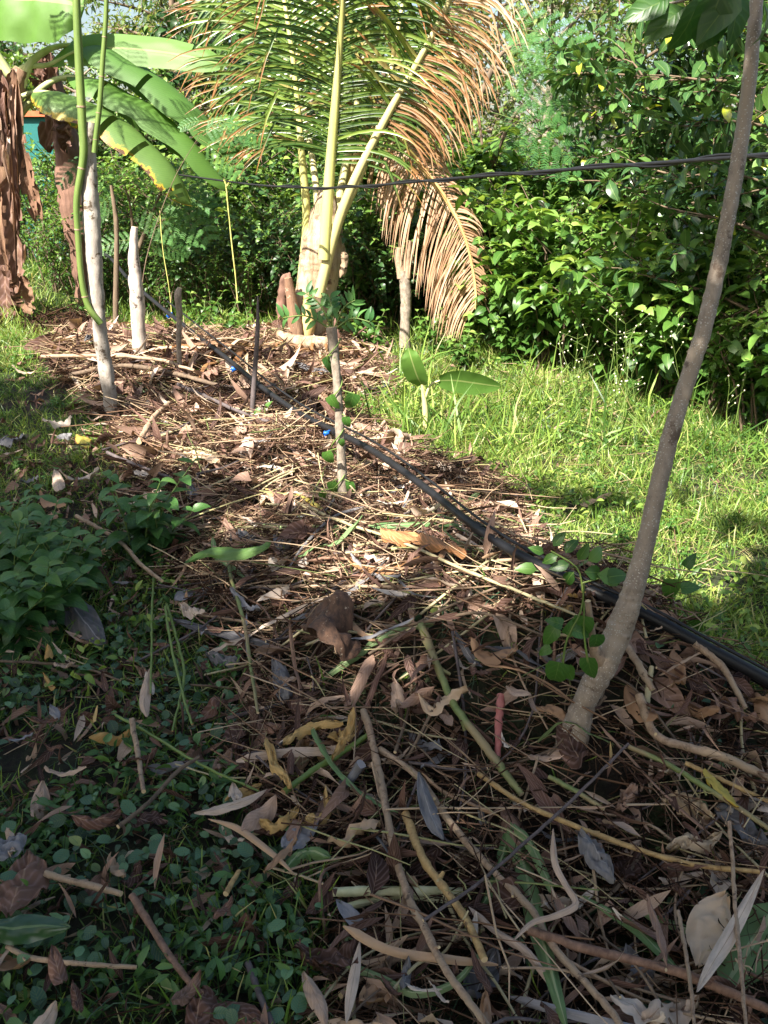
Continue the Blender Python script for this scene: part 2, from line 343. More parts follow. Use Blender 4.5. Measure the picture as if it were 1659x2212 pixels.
M['whitebark'] = barkmat('pale_bark', (.20, .165, .14), (.47, .42, .37), 22, .85, stretch=2, endc=(.5, .36, .25), bump=.6, c3=(.40, .355, .31), blotch=((.10, .07, .045), 13, .555))
M['whitebark_pink'] = barkmat('pale_pink_bark', (.28, .22, .19), (.60, .53, .47), 20, .85, stretch=3, endc=(.5, .36, .25), bump=.4, blotch=((.07, .05, .04), 14, .565))
M['greybark'] = barkmat('grey_bark', (.17, .13, .10), (.38, .305, .24), 45, .5, spots=((.52, .48, .42), 170, .455), stretch=2, bump=.5, c3=(.30, .235, .175), blotch=((.12, .08, .055), 11, .57), bdist=.004)
M['brownbark'] = barkmat('brown_bark', (.08, .055, .035), (.20, .14, .09), 28, .85, stretch=5, bump=.6)
M['mossbark'] = barkmat('mottled_bark', (.13, .10, .075), (.36, .30, .24), 45, .85, stretch=1.5, bump=.6, blotch=((.10, .13, .05), 12, .6))
M['greenstem'] = barkmat('green_shoot', (.085, .15, .028), (.16, .22, .05), 30, .5, stretch=8, endc=(.35, .2, .1), bump=.1)
M['twig'] = barkmat('twig', (.07, .05, .035), (.19, .13, .085), 40, .85, stretch=3, bump=.4)
M['tanstick'] = barkmat('tan_stick', (.17, .105, .065), (.44, .31, .21), 70, .8, stretch=2.5, bump=.8, endc=(.6, .45, .25), c3=(.33, .24, .16), bdist=.004, blotch=((.10, .065, .045), 28, .6))
M['caramel'] = barkmat('caramel_stick', (.24, .14, .055), (.50, .34, .14), 55, .7, stretch=3, blotch=((.14, .08, .04), 24, .6), bump=.6, endc=(.6, .45, .25), bdist=.002)
M['darkstick'] = barkmat('dark_stick', (.05, .04, .04), (.14, .11, .11), 40, .8, stretch=3, bump=.4, bdist=.002)
M['redstick'] = barkmat('red_brown_stick', (.09, .045, .03), (.26, .15, .10), 60, .7, stretch=3, bump=.4, bdist=.002)
M['pinkstick'] = barkmat('pink_stick', (.30, .08, .07), (.45, .17, .15), 40, .6, stretch=3, bump=.3, bdist=.002)
M['greenstick'] = barkmat('green_stick', (.10, .15, .04), (.22, .25, .09), 30, .6, stretch=3, bump=.3, c3=(.26, .2, .1), bdist=.002)
M['reed'] = barkmat('pale_reed', (.38, .40, .20), (.62, .60, .40), 20, .5, stretch=8, bump=.2, endc=(.45, .3, .15), c3=(.5, .5, .3))
M['pipe'] = plain('black_pipe', (.012, .012, .014), .5, .35, .25, 12)
M['blue'] = plain('blue_plastic', (.01, .12, .55), .4, .5, .1)
M['stone'] = plain('stone', (.42, .33, .28), .85, .3, .35, 30)
M['husk'] = barkmat('husk', (.035, .02, .015), (.17, .09, .055), 60, .8, stretch=7, bump=1, endc=(.3, .2, .1), blotch=((.42, .34, .26), 50, .62), bdist=.004)
M['string'] = plain('straw_string', (.50, .48, .15), .7, .2)
M['teal'] = plain('teal_paint', (.012, .12, .115), .6, .3, .1)
M['rust'] = plain('rusty_orange', (.45, .12, .05), .7, .3, .2)
M['flower'] = plain('seed_head', (.62, .58, .42), .8, .2, .2)
def groundmat():
    m, N, L, p, out = newmat('soil'); geo = N.new('ShaderNodeTexCoord')
    a = noise_(N, L, 2.2, 5, geo.outputs['Object'], .7); c = noise_(N, L, 40, 6, geo.outputs['Object'], .8)
    col = ramp_(N, L, c, [(.3, (.010, .007, .005)), (.6, (.035, .024, .016)), (.8, (.09, .06, .04))])
    g2 = ramp_(N, L, c, [(.3, (.015, .025, .008)), (.75, (.06, .085, .025))])
    col = mix_(N, L, ramp_(N, L, a, [(.45, (0, 0, 0)), (.6, (1, 1, 1))]), col, g2)
    bp = N.new('ShaderNodeBump'); bp.inputs['Strength'].default_value = 1; bp.inputs['Distance'].default_value = .03; L.new(c, bp.inputs['Height']); L.new(bp.outputs[0], p.inputs['Normal'])
    L.new(col, p.inputs['Base Color']); p.inputs['Roughness'].default_value = .95; return m
M['soil'] = groundmat()

# ------------------------------------------------------------------ ground
xs = np.concatenate([[-400, -150, -60, -30, -18, -12], np.linspace(-8, 8, 270), [12, 18, 30, 60, 150, 400]])
ys = np.concatenate([[-400, -100, -30, -10, -4, -2], np.linspace(-1, 13, 240), [14, 16, 18, 21, 25, 30, 36, 60, 150, 500]])
X, Y = np.meshgrid(xs, ys); Z = hz(X, Y); Z = np.where((np.abs(X) > 9) | (Y > 14), Z, Z)
b = B(); nx = len(xs); i = np.arange(len(ys) - 1)[:, None] * nx; j = np.arange(nx - 1)[None]
b.add(np.stack([X, Y, Z], -1).reshape(-1, 3), np.stack([i + j, i + j + 1, i + nx + j + 1, i + nx + j], -1).reshape(-1, 4))
tag(b.build('ground', M['soil']), kind='structure')

def W(poly): return [tuple(G(*q)[:2]) for q in poly]
MULCH = W([(90, 800), (120, 700), (210, 700), (250, 740), (560, 720), (800, 745), (860, 850), (720, 880), (880, 980), (1130, 1090), (1210, 1240), (1480, 1400), (1720, 1540), (1750, 2300), (700, 2300), (690, 1900), (560, 1780), (500, 1650), (540, 1500), (470, 1370), (390, 1270), (330, 1120), (240, 960), (180, 880)])
def scatter(x0, x1, y0, y1, dens, keep):
    n = int((x1 - x0) * (y1 - y0) * dens); x = rng.uniform(x0, x1, n); y = rng.uniform(y0, y1, n)
    k = keep(x, y) & (np.abs(x) < 1.15 + .52 * y); return x[k], y[k]
def surf(x, y, h=0.): return np.stack([x, y, hz(x, y) + h], -1)

# ------------------------------------------------------------------ grass (nobody could count it)
blade = [leafT(3, .07, 'blade', .3, d, 1) for d in (.2, .6, .95)]
b = B()
def grass_layer(x, y, lo, hi, wlo=.5, flat_=.6, tb=0.):
    n = len(x); d = rnd(n, flat_); d[:, 2] = np.abs(d[:, 2]) * .6 + .55; s = rng.uniform(lo, hi, n) * (.6 + .8 * vnoise(x, y, .35, 9))
    up = rnd(n); up[:, 2] += .4
    t = np.clip(rng.beta(2.2, 2.2, n) + tb + .35 * (vnoise(x, y, .8, 4) - .5) + .35 * (vnoise(x, y, .17, 14) - .5), 0, .93); dry = rng.random(n) < .07; t[dry] = rng.uniform(.94, 1, dry.sum())
    leaves(b, blade, surf(x, y, -.005), d, up, s, t, wid=(.045 + .35 * s) * rng.uniform(.6, 1.1, n))
inM = lambda x, y: inpoly(x, y, MULCH)
clump = lambda x, y: (.6 * vnoise(x, y, .22, 41) + .4 * vnoise(x, y, .09, 42)) > .3
x, y = scatter(-1, 4, .9, 4.5, 4800, lambda x, y: ~inM(x, y) & (x > -.2) & clump(x, y)); grass_layer(x, y, .06, .13)
x, y = scatter(-5, 5, 4.5, 8.2, 3000, lambda x, y: ~inM(x, y) & clump(x, y)); grass_layer(x, y, .06, .15)
x, y = scatter(-6, 4, 8.2, 12, 1200, lambda x, y: ~inM(x, y)); grass_layer(x, y, .12, .3)
x, y = scatter(-4, .3, .9, 4.5, 2300, lambda x, y: ~inM(x, y) & (x < .3) & (vnoise(x, y, .3, 6) > .12)); grass_layer(x, y, .05, .11, tb=-.2)
x, y = scatter(-4, 4, 1.0, 9, 160, inM); grass_layer(x, y, .05, .12, tb=-.1)
x, y = scatter(-1, 3, 4.6, 7.5, 160, lambda x, y: ~inM(x, y) & (vnoise(x, y, .6, 12) > .5)); grass_layer(x, y, .25, .42, flat_=.35)
x, y = scatter(-1, 4, 2.3, 8, 800, lambda x, y: ~inM(x, y) & (vnoise(x, y, .4, 45) > .4)); n = len(x); d = rnd(n); d[:, 2] = d[:, 2] * .4 + .2; up = rnd(n, .5); up[:, 2] += 1
leaves(b, [leafT(4, .42, 'ov', .3, q, 2, .04, k) for k, q in enumerate((.3, .7))], surf(x, y, 0) + np.stack([np.zeros(n), np.zeros(n), rng.uniform(.02, .11, n)], -1), d, up, rng.uniform(.02, .055, n), rng.uniform(0, .9, n))
x, y = scatter(-1, 4, 2.3, 8, 500, lambda x, y: ~inM(x, y) & (vnoise(x, y, .5, 46) > .45)); n = len(x); d = rnd(n); d[:, 2] *= .15; up = np.tile([0, 0, 1.], (n, 1))
leaves(b, blade, surf(x, y, .02), d, up, rng.uniform(.06, .2, n), rng.uniform(.94, 1, n), wid=rng.uniform(.04, .09, n))
solo(b, 'grass', M['grass'], 'short green grass growing between the mulch bank and the hedge', 'grass', kind='stuff', loc=(0, 0, 0))

# ------------------------------------------------------------------ creeping ground cover in the lower left
round_l = [leafT(5, w_, 'ov' if k == 1 else 'round', f, d, 2, .05, k) for k, (f, d, w_) in enumerate(((.1, .2, .66), (.3, .45, .6), (.05, -.2, .74), (.5, .3, .6)))]
b = B(); bs = B()
x, y = scatter(-3, 1.2, .9, 3.3, 1150, lambda x, y: ~inM(x, y) & (x < .12 + .3 * vnoise(x, y, .4, 2)) & (vnoise(x, y, .22, 8) + .18 * (y < 1.9) > .47))
n = len(x); pos = surf(x, y, 0) + np.stack([np.zeros(n), np.zeros(n), rng.uniform(.01, .075, n)], -1); d = rnd(n); d[:, 2] = d[:, 2] * .35; up = rnd(n, .45); up[:, 2] += 1; up[:, 1] -= .25
leaves(b, round_l, pos, d, up, rng.uniform(.016, .044, n) * rng.choice([.7, 1, 1.1], n), np.clip(rng.beta(1.2, 1.4, n), 0, 1))
x, y = scatter(.1, 2, .9, 2.4, 200, lambda x, y: vnoise(x, y, .2, 8) > .5)
n = len(x); pos = surf(x, y, .0) + np.stack([np.zeros(n), np.zeros(n), rng.uniform(.01, .05, n)], -1); d = rnd(n); d[:, 2] *= .4; up = rnd(n, .5); up[:, 2] += 1
leaves(b, round_l, pos, d, up, rng.uniform(.018, .038, n), rng.beta(2, 2, n))
x, y = scatter(-3, 1.0, .9, 3.6, 2000, lambda x, y: ~inM(x, y) & (x < .25) & (vnoise(x, y, .17, 28) > .5)); n = len(x)
pos = surf(x, y, 0) + np.stack([np.zeros(n), np.zeros(n), rng.uniform(.01, .07, n)], -1); d = rnd(n); d[:, 2] = d[:, 2] * .4 + .15; up = rnd(n, .5); up[:, 2] += 1
leaves(b, [leafT(4, .36, 'ov', .3, q, 2, .04, k) for k, q in enumerate((.3, .7))], pos, d, up, rng.uniform(.02, .055, n), rng.random(n), mat=1)
for k in range(420):
    x0 = rng.uniform(-1.6, .3); y0 = rng.uniform(1.0, 3.2); a = rng.uniform(0, 2 * pi); L_ = rng.uniform(.08, .22)
    q = [(x0 + math.cos(a) * L_ * u, y0 + math.sin(a) * L_ * u) for u in (0, .5, 1)]
    tube(b, [[qx, qy, float(hz(qx, qy)) + h] for (qx, qy), h in zip(q, (.01, .05, .03))], .0012, 5, 3, .3, cap=False)
solo(b, 'ground_cover', [M['creeper'], M['herb']], 'low creeping weed with small round blue green leaves covering the shaded lower left ground', 'ground cover', kind='stuff', loc=(0, 0, 0))

# ------------------------------------------------------------------ mulch: countless straws, twigs and leaf scraps
b = B()
def straw_T(seed, n=5, sides=3):
    g = np.random.default_rng(seed); bb = B(); q = np.array([[g.normal(0, .03), u, g.normal(0, .02)] for u in np.linspace(0, 1, 4)]); q[0] = 0
    tube(bb, q, [.5, .45, .3], n, sides, cap=False); return np.concatenate(bb.v), np.concatenate(bb.l).reshape(-1, 4), np.concatenate(bb.uv)
# the tube radius is given in x/z, scaled separately
def straws(b, x, y, h, length, rad, tint, ori=None, tilt=.33):
    n = len(x); k = rng.integers(0, 6, n); a = rng.uniform(0, 2 * pi, n) if ori is None else ori + rng.normal(0, .55, n)
    d = np.stack([np.cos(a), np.sin(a), rng.normal(0, tilt, n)], -1); d = nrm(d); up = np.tile([0, 0, 1.], (n, 1)); xx = nrm(np.cross(d, up)); zz = np.cross(xx, d)
    for i in range(6):
        q = k == i; T = STR[i]
        Mx = np.stack([xx[q] * rad[q, None], d[q] * length[q, None], zz[q] * rad[q, None]], -1)
        # bend offsets were drawn for unit length: undo the radius scaling
        b.inst(T, Mx, surf(x[q], y[q], 0) + np.stack([0 * h[q], 0 * h[q], h[q]], -1) - d[q] * length[q, None] * .5, tint[q])
def straw_unit(seed):
    g = np.random.default_rng(seed); m = 5; th = np.linspace(0, 2 * pi, 3, endpoint=False); V = []; UV = []
    bx = np.cumsum(g.normal(0, 1.9, m)); bz = np.cumsum(g.normal(0, 1.3, m))
    for i in range(m):
        r = (1, 1, .9, .75, .5)[i]
        for t in th: V.append([bx[i] + r * math.cos(t), i / (m - 1), bz[i] + r * math.sin(t)]); UV.append([.2, i / (m - 1)])
    F_ = [[i * 3 + j, i * 3 + (j + 1) % 3, (i + 1) * 3 + (j + 1) % 3, (i + 1) * 3 + j] for i in range(m - 1) for j in range(3)]
    return np.array(V), np.array(F_), np.array(UV)
STR = [straw_unit(s) for s in range(6)]
scr = [leafT(4, .22, 'lance', .6, d, 2, .06, k) for k, d in enumerate((.2, .5, -.4, .9))] + [leafT(4, .11, 'lance', .8, d, 2, .04, k) for k, d in enumerate((.3, -.6, .9))] + [leafT(4, .42, 'ov', .5, d, 2, .22, k) for k, d in enumerate((.7,))]
def litter(x, y, hmax, smin, smax, lo=0., hi=1., wide=1.):
    n = len(x); d = rnd(n); d[:, 2] *= .3; up = rnd(n, .5); up[:, 2] += .8; s = rng.uniform(smin, smax, n)
    leaves(b, scr, surf(x, y) + np.stack([0 * x, 0 * x, rng.uniform(.004, hmax, n)], -1), d, up, s, lo + (hi - lo) * rng.beta(1.1, 1.7, n), mat=1, wid=s * wide * rng.uniform(.6, 1.3, n))
for (y0, y1, dn, L0, L1, r0, r1) in ((.9, 2.6, 2300, .03, .22, .0006, .0024), (2.6, 4.6, 2100, .06, .32, .0009, .0028), (4.6, 9.5, 1000, .09, .42, .0015, .0038)):
    x, y = scatter(-4, 4, y0, y1, dn, inM); n = len(x)
    lump = .15 * vnoise(x, y, .22, 17) ** 1.3 + .015
    straws(b, x, y, rng.uniform(.0, 1, n) * lump + .004, rng.uniform(L0, L1, n), rng.uniform(r0, r1, n), np.clip(rng.beta(1.2, 1.9, n) + .25 * (vnoise(x, y, .5, 21) - .5), 0, 1))
for (y0, y1, dn, L0, L1) in ((.9, 2.8, 110, .18, .5), (2.8, 5, 70, .25, .6), (5, 9.5, 25, .3, .7)):
    x, y = scatter(-4, 4, y0, y1, dn, inM); n = len(x); straws(b, x, y, rng.uniform(.03, .13, n), rng.uniform(L0, L1, n), rng.uniform(.0013, .0034, n) * (1 if y1 < 3 else 1.3), np.clip(rng.normal(.62, .22, n), 0, 1), tilt=.14, ori=rng.choice([-.6, -.9, .2, 2.4], n))
x, y = scatter(-4, 4, .9, 2.8, 780, inM); litter(x, y, .085, .04, .17, wide=.8); x, y = scatter(-4, 4, 2.8, 4.6, 600, inM); litter(x, y, .085, .05, .18)
x, y = scatter(-4, 4, 4.5, 9.5, 260, inM); litter(x, y, .09, .08, .3)
x, y = scatter(-4, 1, .9, 5, 420, lambda x, y: ~inM(x, y) & (x < .4)); litter(x, y, .055, .03, .13, 0, .9)
x, y = scatter(-5, 4, 4, 9.5, 30, lambda x, y: ~inM(x, y)); litter(x, y, .03, .05, .15, .1, .8)
x, y = scatter(-4, 1, .9, 5, 160, lambda x, y: ~inM(x, y) & (x < .4)); n = len(x); straws(b, x, y, rng.uniform(.01, .05, n), rng.uniform(.05, .25, n), rng.uniform(.0008, .002, n), rng.beta(1.5, 2.5, n))
x, y = scatter(-1, 4, 2.5, 8, 45, lambda x, y: ~inM(x, y)); n = len(x); straws(b, x, y, rng.uniform(.01, .06, n), rng.uniform(.08, .35, n), rng.uniform(.001, .0025, n), rng.uniform(.3, .9, n))
solo(b, 'mulch', [M['straw'], M['dryleaf']], 'brown mulch of straw, twigs and leaf scraps heaped along the planted bank', 'mulch', kind='stuff', loc=(0, 0, 0))
exec_marker = 1
# ------------------------------------------------------------------ shrubs of the hedge
ovT = [leafT(4, .56, 'ov', .3, d, 2, .04, k) for k, d in enumerate((.3, .55, .8))]
obT = [leafT(4, .42, 'ob', .3, d, 2, .02, k + 5) for k, d in enumerate((.15, .35, .6))]
smT = [leafT(2, .5, 'ov', .3, d, 2, .05, k + 9) for k, d in enumerate((.3, .7))]
def grow_shrub(seed, h, r, nst, leafT_, ll, gap, nbr=3, top=.15, whorl=False, spread=.9, open_=0.):
    """returns (stems batch, foliage batch) round the origin"""
    g = np.random.default_rng(seed); S = B(); Fo = B(); P_ = []; D_ = []; T_ = []; Sz = []
    def leafy(c, f0, gap_, tb):
        n = len(c); L = np.concatenate([[0], np.cumsum(np.linalg.norm(np.diff(c, axis=0), axis=1))]); k = int(L[-1] * (1 - f0) / gap_)
        for i in range(k):
            u = L[-1] * (f0 + (1 - f0) * (i + g.random() * .6) / max(k, 1)); p = np.array([np.interp(u, L, c[:, a]) for a in range(3)])
            a = i * 2.4 + g.normal(0, .5); dd = np.array([math.cos(a), math.sin(a), g.normal(.05, .3)])
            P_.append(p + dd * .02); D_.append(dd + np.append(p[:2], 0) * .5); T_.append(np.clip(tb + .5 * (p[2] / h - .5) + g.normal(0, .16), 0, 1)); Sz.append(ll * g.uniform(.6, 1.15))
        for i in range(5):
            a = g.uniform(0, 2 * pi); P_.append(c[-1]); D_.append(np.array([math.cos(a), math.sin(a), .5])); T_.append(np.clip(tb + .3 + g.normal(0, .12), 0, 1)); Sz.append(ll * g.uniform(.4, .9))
    for s in range(nst):
        a = g.uniform(0, 2 * pi); rr = r * math.sqrt(g.random()); hh = h * g.uniform(.6, 1.0) * (1 - .25 * rr / r); bx = np.array([math.cos(a), math.sin(a)]) * r * .25 * g.random()
        e = np.array([math.cos(a), math.sin(a)]) * rr * spread
        pts = [[bx[0], bx[1], -.03], [*(bx * .6 + e * .35), hh * .4], [*(e * .8 + g.normal(0, .05, 2)), hh * .75], [*(e + g.normal(0, .08, 2)), hh]]
        c = tube(S, pts, [.010, .008, .004, .002], 12, 5, g.uniform(.2, .8), cap=False); leafy(c, .18, gap, .42)
        for q in range(nbr):
            f = int(g.uniform(3, 10)); a2 = g.uniform(0, 2 * pi); l2 = g.uniform(.18, .42) * h
            pt = [c[f], c[f] + [math.cos(a2) * l2 * .5, math.sin(a2) * l2 * .5, l2 * .35], c[f] + [math.cos(a2) * l2 * .9, math.sin(a2) * l2 * .9, l2 * .6]]
            c2 = tube(S, pt, [.004, .003, .0015], 7, 4, .4, cap=False); leafy(c2, .1, gap, .45)
    n = len(P_); up = rnd(n, .4); up[:, 2] += 1; up[:, :2] += np.array(P_)[:, :2] * .8; up += SUN * 1.0
    leaves(Fo, leafT_, P_, np.array(D_), up, np.array(Sz), np.array(T_)); return S, Fo
def shrub_thing(name, label, cat, group, seed, mat, stemmat=None, **k):
    t = thing(name, label, cat, (0, 0, 0), group); S, Fo = grow_shrub(seed, **k)
    part(S, 'stem', stemmat or M['brownbark'], t); part(Fo, 'foliage', mat, t); return t
def place(proto, xy, rz, s, label=None, group=None, used=set(), z=0.):
    o = proto if proto.name not in used else copy_tree(proto); used.add(proto.name)
    o.location = (xy[0], xy[1], float(hz(*xy)) + z); o.rotation_euler = (0, 0, rz); o.scale = (s, s, s) if np.isscalar(s) else s
    if label: o['label'] = label
    if group: o['group'] = group
    return o
HL = 'sunlit yellow green broad leaved shrub in the hedge right of the palm'; HG = 'broad leaved shrubs of the hedge'
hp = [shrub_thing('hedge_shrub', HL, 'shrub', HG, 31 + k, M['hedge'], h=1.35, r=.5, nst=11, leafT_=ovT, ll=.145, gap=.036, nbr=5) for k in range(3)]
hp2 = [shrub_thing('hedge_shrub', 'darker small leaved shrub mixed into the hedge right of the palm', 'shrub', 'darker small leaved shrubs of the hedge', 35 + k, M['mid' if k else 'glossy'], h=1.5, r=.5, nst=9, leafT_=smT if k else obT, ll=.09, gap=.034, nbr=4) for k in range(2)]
DL = 'dark green leafy shrub in the shaded growth behind the palm'; DG = 'dark shrubs behind the palm'
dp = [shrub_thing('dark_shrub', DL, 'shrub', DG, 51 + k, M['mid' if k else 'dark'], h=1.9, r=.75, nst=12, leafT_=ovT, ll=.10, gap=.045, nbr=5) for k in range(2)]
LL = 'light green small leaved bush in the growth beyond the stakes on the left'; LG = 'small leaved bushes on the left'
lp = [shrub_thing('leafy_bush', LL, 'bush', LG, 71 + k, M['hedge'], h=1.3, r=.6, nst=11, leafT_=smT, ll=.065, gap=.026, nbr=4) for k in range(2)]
def along(path, n):
    p = np.array([G(*q)[:2] for q in path]); return spline(p, n)
k = 0
for i, xy in enumerate(along([(1075, 778), (1180, 805), (1330, 852), (1480, 905), (1600, 940), (1800, 990)], 13)):
    if i in (4,): continue
    place((hp2[i % 2] if i in (6, 9, 11) else hp[i % 3]), (xy[0] + rng.normal(0, .06), xy[1] + .3 + rng.normal(0, .08)), rng.uniform(0, 6.3), rng.uniform(.65, 1.15) * (.85 if i > 7 else 1.0))
for i, xy in enumerate(along([(830, 738), (960, 745), (1180, 775), (1400, 830), (1600, 880)], 12)):
    place((hp2[i % 2] if i in (2, 5, 6, 8, 10) else hp[(i + 1) % 3]), (xy[0] + rng.normal(0, .1), xy[1] + .8), rng.uniform(0, 6.3), rng.uniform(1.05, 1.3) * (.85 if i > 8 else 1.0))
for i, xy in enumerate(along([(850, 745), (1050, 750), (1250, 765)], 6)):
    place(hp[i % 3], (xy[0], xy[1] + 1.6), rng.uniform(0, 6.3), rng.uniform(1.35, 1.6))
for i, xy in enumerate(along([(470, 722), (560, 725), (700, 730), (840, 745)], 7)):
    place(dp[i % 2], (xy[0], xy[1] + .7 + rng.normal(0, .15)), rng.uniform(0, 6.3), rng.uniform(.65, .85))
for i, xy in enumerate(along([(380, 700), (560, 705), (760, 715), (950, 730), (1150, 750)], 11)):
    place(dp[(i + 1) % 2], (xy[0], xy[1] + 2.0 + rng.normal(0, .2)), rng.uniform(0, 6.3), rng.uniform(1.05, 1.3))
for i, xy in enumerate(along([(90, 668), (200, 690), (320, 710), (430, 715), (530, 722)], 9)):
    place(lp[i % 2], (xy[0], xy[1] + .5 + rng.normal(0, .15)), rng.uniform(0, 6.3), rng.uniform(.65, 1.0))
for i, xy in enumerate(along([(-60, 665), (100, 665), (250, 680), (450, 700)], 9)):
    place(lp[(i + 1) % 2], (xy[0], xy[1] + 1.6 + rng.normal(0, .15)), rng.uniform(0, 6.3), rng.uniform(1.1, 1.4))
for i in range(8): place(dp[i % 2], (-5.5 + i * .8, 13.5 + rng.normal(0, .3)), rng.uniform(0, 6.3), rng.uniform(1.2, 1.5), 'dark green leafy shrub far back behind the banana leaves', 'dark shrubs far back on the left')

# ------------------------------------------------------------------ trees
def grow_tree(seed, h, r, base, nl, nt, leafT_, ll, per, trunk_r, lean=(0, 0), dropz=0., whorl=False, flatz=.55):
    g = np.random.default_rng(seed); T = B(); Fo = B(); P_ = []; D_ = []; T_ = []; Sz = []
    top = np.array([lean[0], lean[1], h * .85]); c = tube(T, [[0, 0, -.1], [lean[0] * .2 + g.normal(0, .05), lean[1] * .2, h * .3], [lean[0] * .6, lean[1] * .6 + g.normal(0, .08), h * .6], top], [trunk_r, trunk_r * .8, trunk_r * .55, trunk_r * .25], 20, 9, .4, bump=.1, seed=seed)
    for i in range(nl):
        f = int(20 * (base + (1 - base) * i / nl)); f = min(f, 19); p = c[f]; a = i * 2.4 + g.normal(0, .4); l = r * g.uniform(.6, 1.1) * (1 - .45 * (i / nl)); rise = g.uniform(.05, .6) * l
        pts = [p, p + [math.cos(a) * l * .5, math.sin(a) * l * .5, rise * .7], p + [math.cos(a) * l, math.sin(a) * l, rise - dropz * l]]
        lc = tube(T, pts, [trunk_r * .35, trunk_r * .22, trunk_r * .08], 9, 6, .4, cap=False)
        for j in range(nt):
            q = lc[int(g.uniform(2, 9))]; dv = nrm(np.array([math.cos(a) + g.normal(0, .9), math.sin(a) + g.normal(0, .9), g.normal(.15, flatz)])); tl = g.uniform(.2, .5) * r * .6
            e = q + dv * tl; tc = tube(T, [q, q + dv * tl * .5 + g.normal(0, .02, 3), e], [.008, .005, .003], 5, 3, .4, cap=False)
            for m in range(per):
                u = (m + 1) / per; pp = tc[0] + (tc[-1] - tc[0]) * u; aa = m * 2.4 + g.random()
                s1 = nrm(np.cross(dv, [0, 0, 1.])); s2 = np.cross(s1, dv); dd = s1 * math.cos(aa) + s2 * math.sin(aa) + dv * (.5 if u < .75 else 1.2)
                P_.append(pp); D_.append(dd + [0, 0, .05]); T_.append(np.clip(.45 + .25 * g.normal() + .15 * (pp[2] / h - .5), 0, 1)); Sz.append(ll * g.uniform(.6, 1.1))
    n = len(P_); up = rnd(n, .4); up[:, 2] += 1; up += SUN * .8
    leaves(Fo, leafT_, P_, np.array(D_), up, np.array(Sz), np.array(T_)); return T, Fo
def tree_thing(name, label, group, seed, mat, bark, **k):
    t = thing(name, label, 'tree', (0, 0, 0), group); T, Fo = grow_tree(seed, **k); part(T, 'trunk', bark, t); part(Fo, 'crown', mat, t); return t
gt = [tree_thing('glossy_tree', 'glossy oval leaved tree rising behind the sunlit hedge on the right', 'glossy leaved trees on the right', 101 + k, M['glossy'], M['brownbark'], h=3.0, r=1.5, base=.22, nl=22, nt=11, leafT_=obT, ll=.17, per=9, trunk_r=.05) for k in range(2)]
for i, (px, Yd, s) in enumerate(((1760, 5.3, .8), (1690, 6.6, .95), (1500, 8.2, 1.05), (1330, 9.4, 1.0), (1640, 8.6, 1.25), (1800, 7.4, 1.2))):
    p = P(px, 800, Yd); place(gt[i % 2], (p[0], Yd), rng.uniform(0, 6), s)
ft = [tree_thing('far_tree', 'distant leafy tree beyond the hedge', 'distant trees beyond the hedge', 121 + k, M['far'], M['brownbark'] if k else M['mossbark'], h=6.0, r=2.6, base=.16, nl=26, nt=16, leafT_=smT, ll=.16, per=9, trunk_r=.11, flatz=.7) for k in range(3)]
for i, (px, Yd, s) in enumerate(((1150, 15, .8), (1330, 17, .9), (900, 16, .85), (620, 15.5, .8), (430, 14.5, .85), (-40, 17, .7), (1560, 16, .9), (1800, 14, .9), (1050, 20, 1.0), (740, 21, 1.0), (480, 21, 1.0), (1300, 23, 1.0), (1700, 22, 1.1), (130, 23, .8), (-250, 20, 1.0), (2050, 19, 1.0))):
    p = P(px, 800, Yd); place(ft[i % 3], (p[0], Yd), rng.uniform(0, 6), s * rng.uniform(.95, 1.08))
for px, Yd, s in ((230, 12.2, .62), (440, 12.0, .6), (100, 12.8, .6)):
    if px == 230: mt_ = tree_thing('leafy_tree', 'mid green leafy tree standing behind the banana leaves', 'mid green trees behind the banana leaves', 151, M['mid'], M['mossbark'], h=4.6, r=1.9, base=.1, nl=26, nt=14, leafT_=ovT, ll=.15, per=9, trunk_r=.07)
    p = P(px, 800, Yd); place(mt_, (p[0], Yd), rng.uniform(0, 6), s)
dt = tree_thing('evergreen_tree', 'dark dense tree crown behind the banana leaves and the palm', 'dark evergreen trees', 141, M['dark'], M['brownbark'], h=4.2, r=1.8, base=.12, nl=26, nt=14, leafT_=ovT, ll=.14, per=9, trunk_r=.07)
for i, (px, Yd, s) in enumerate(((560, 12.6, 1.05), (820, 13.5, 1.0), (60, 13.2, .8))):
    p = P(px, 800, Yd); place(dt, (p[0], Yd), rng.uniform(0, 6), s)

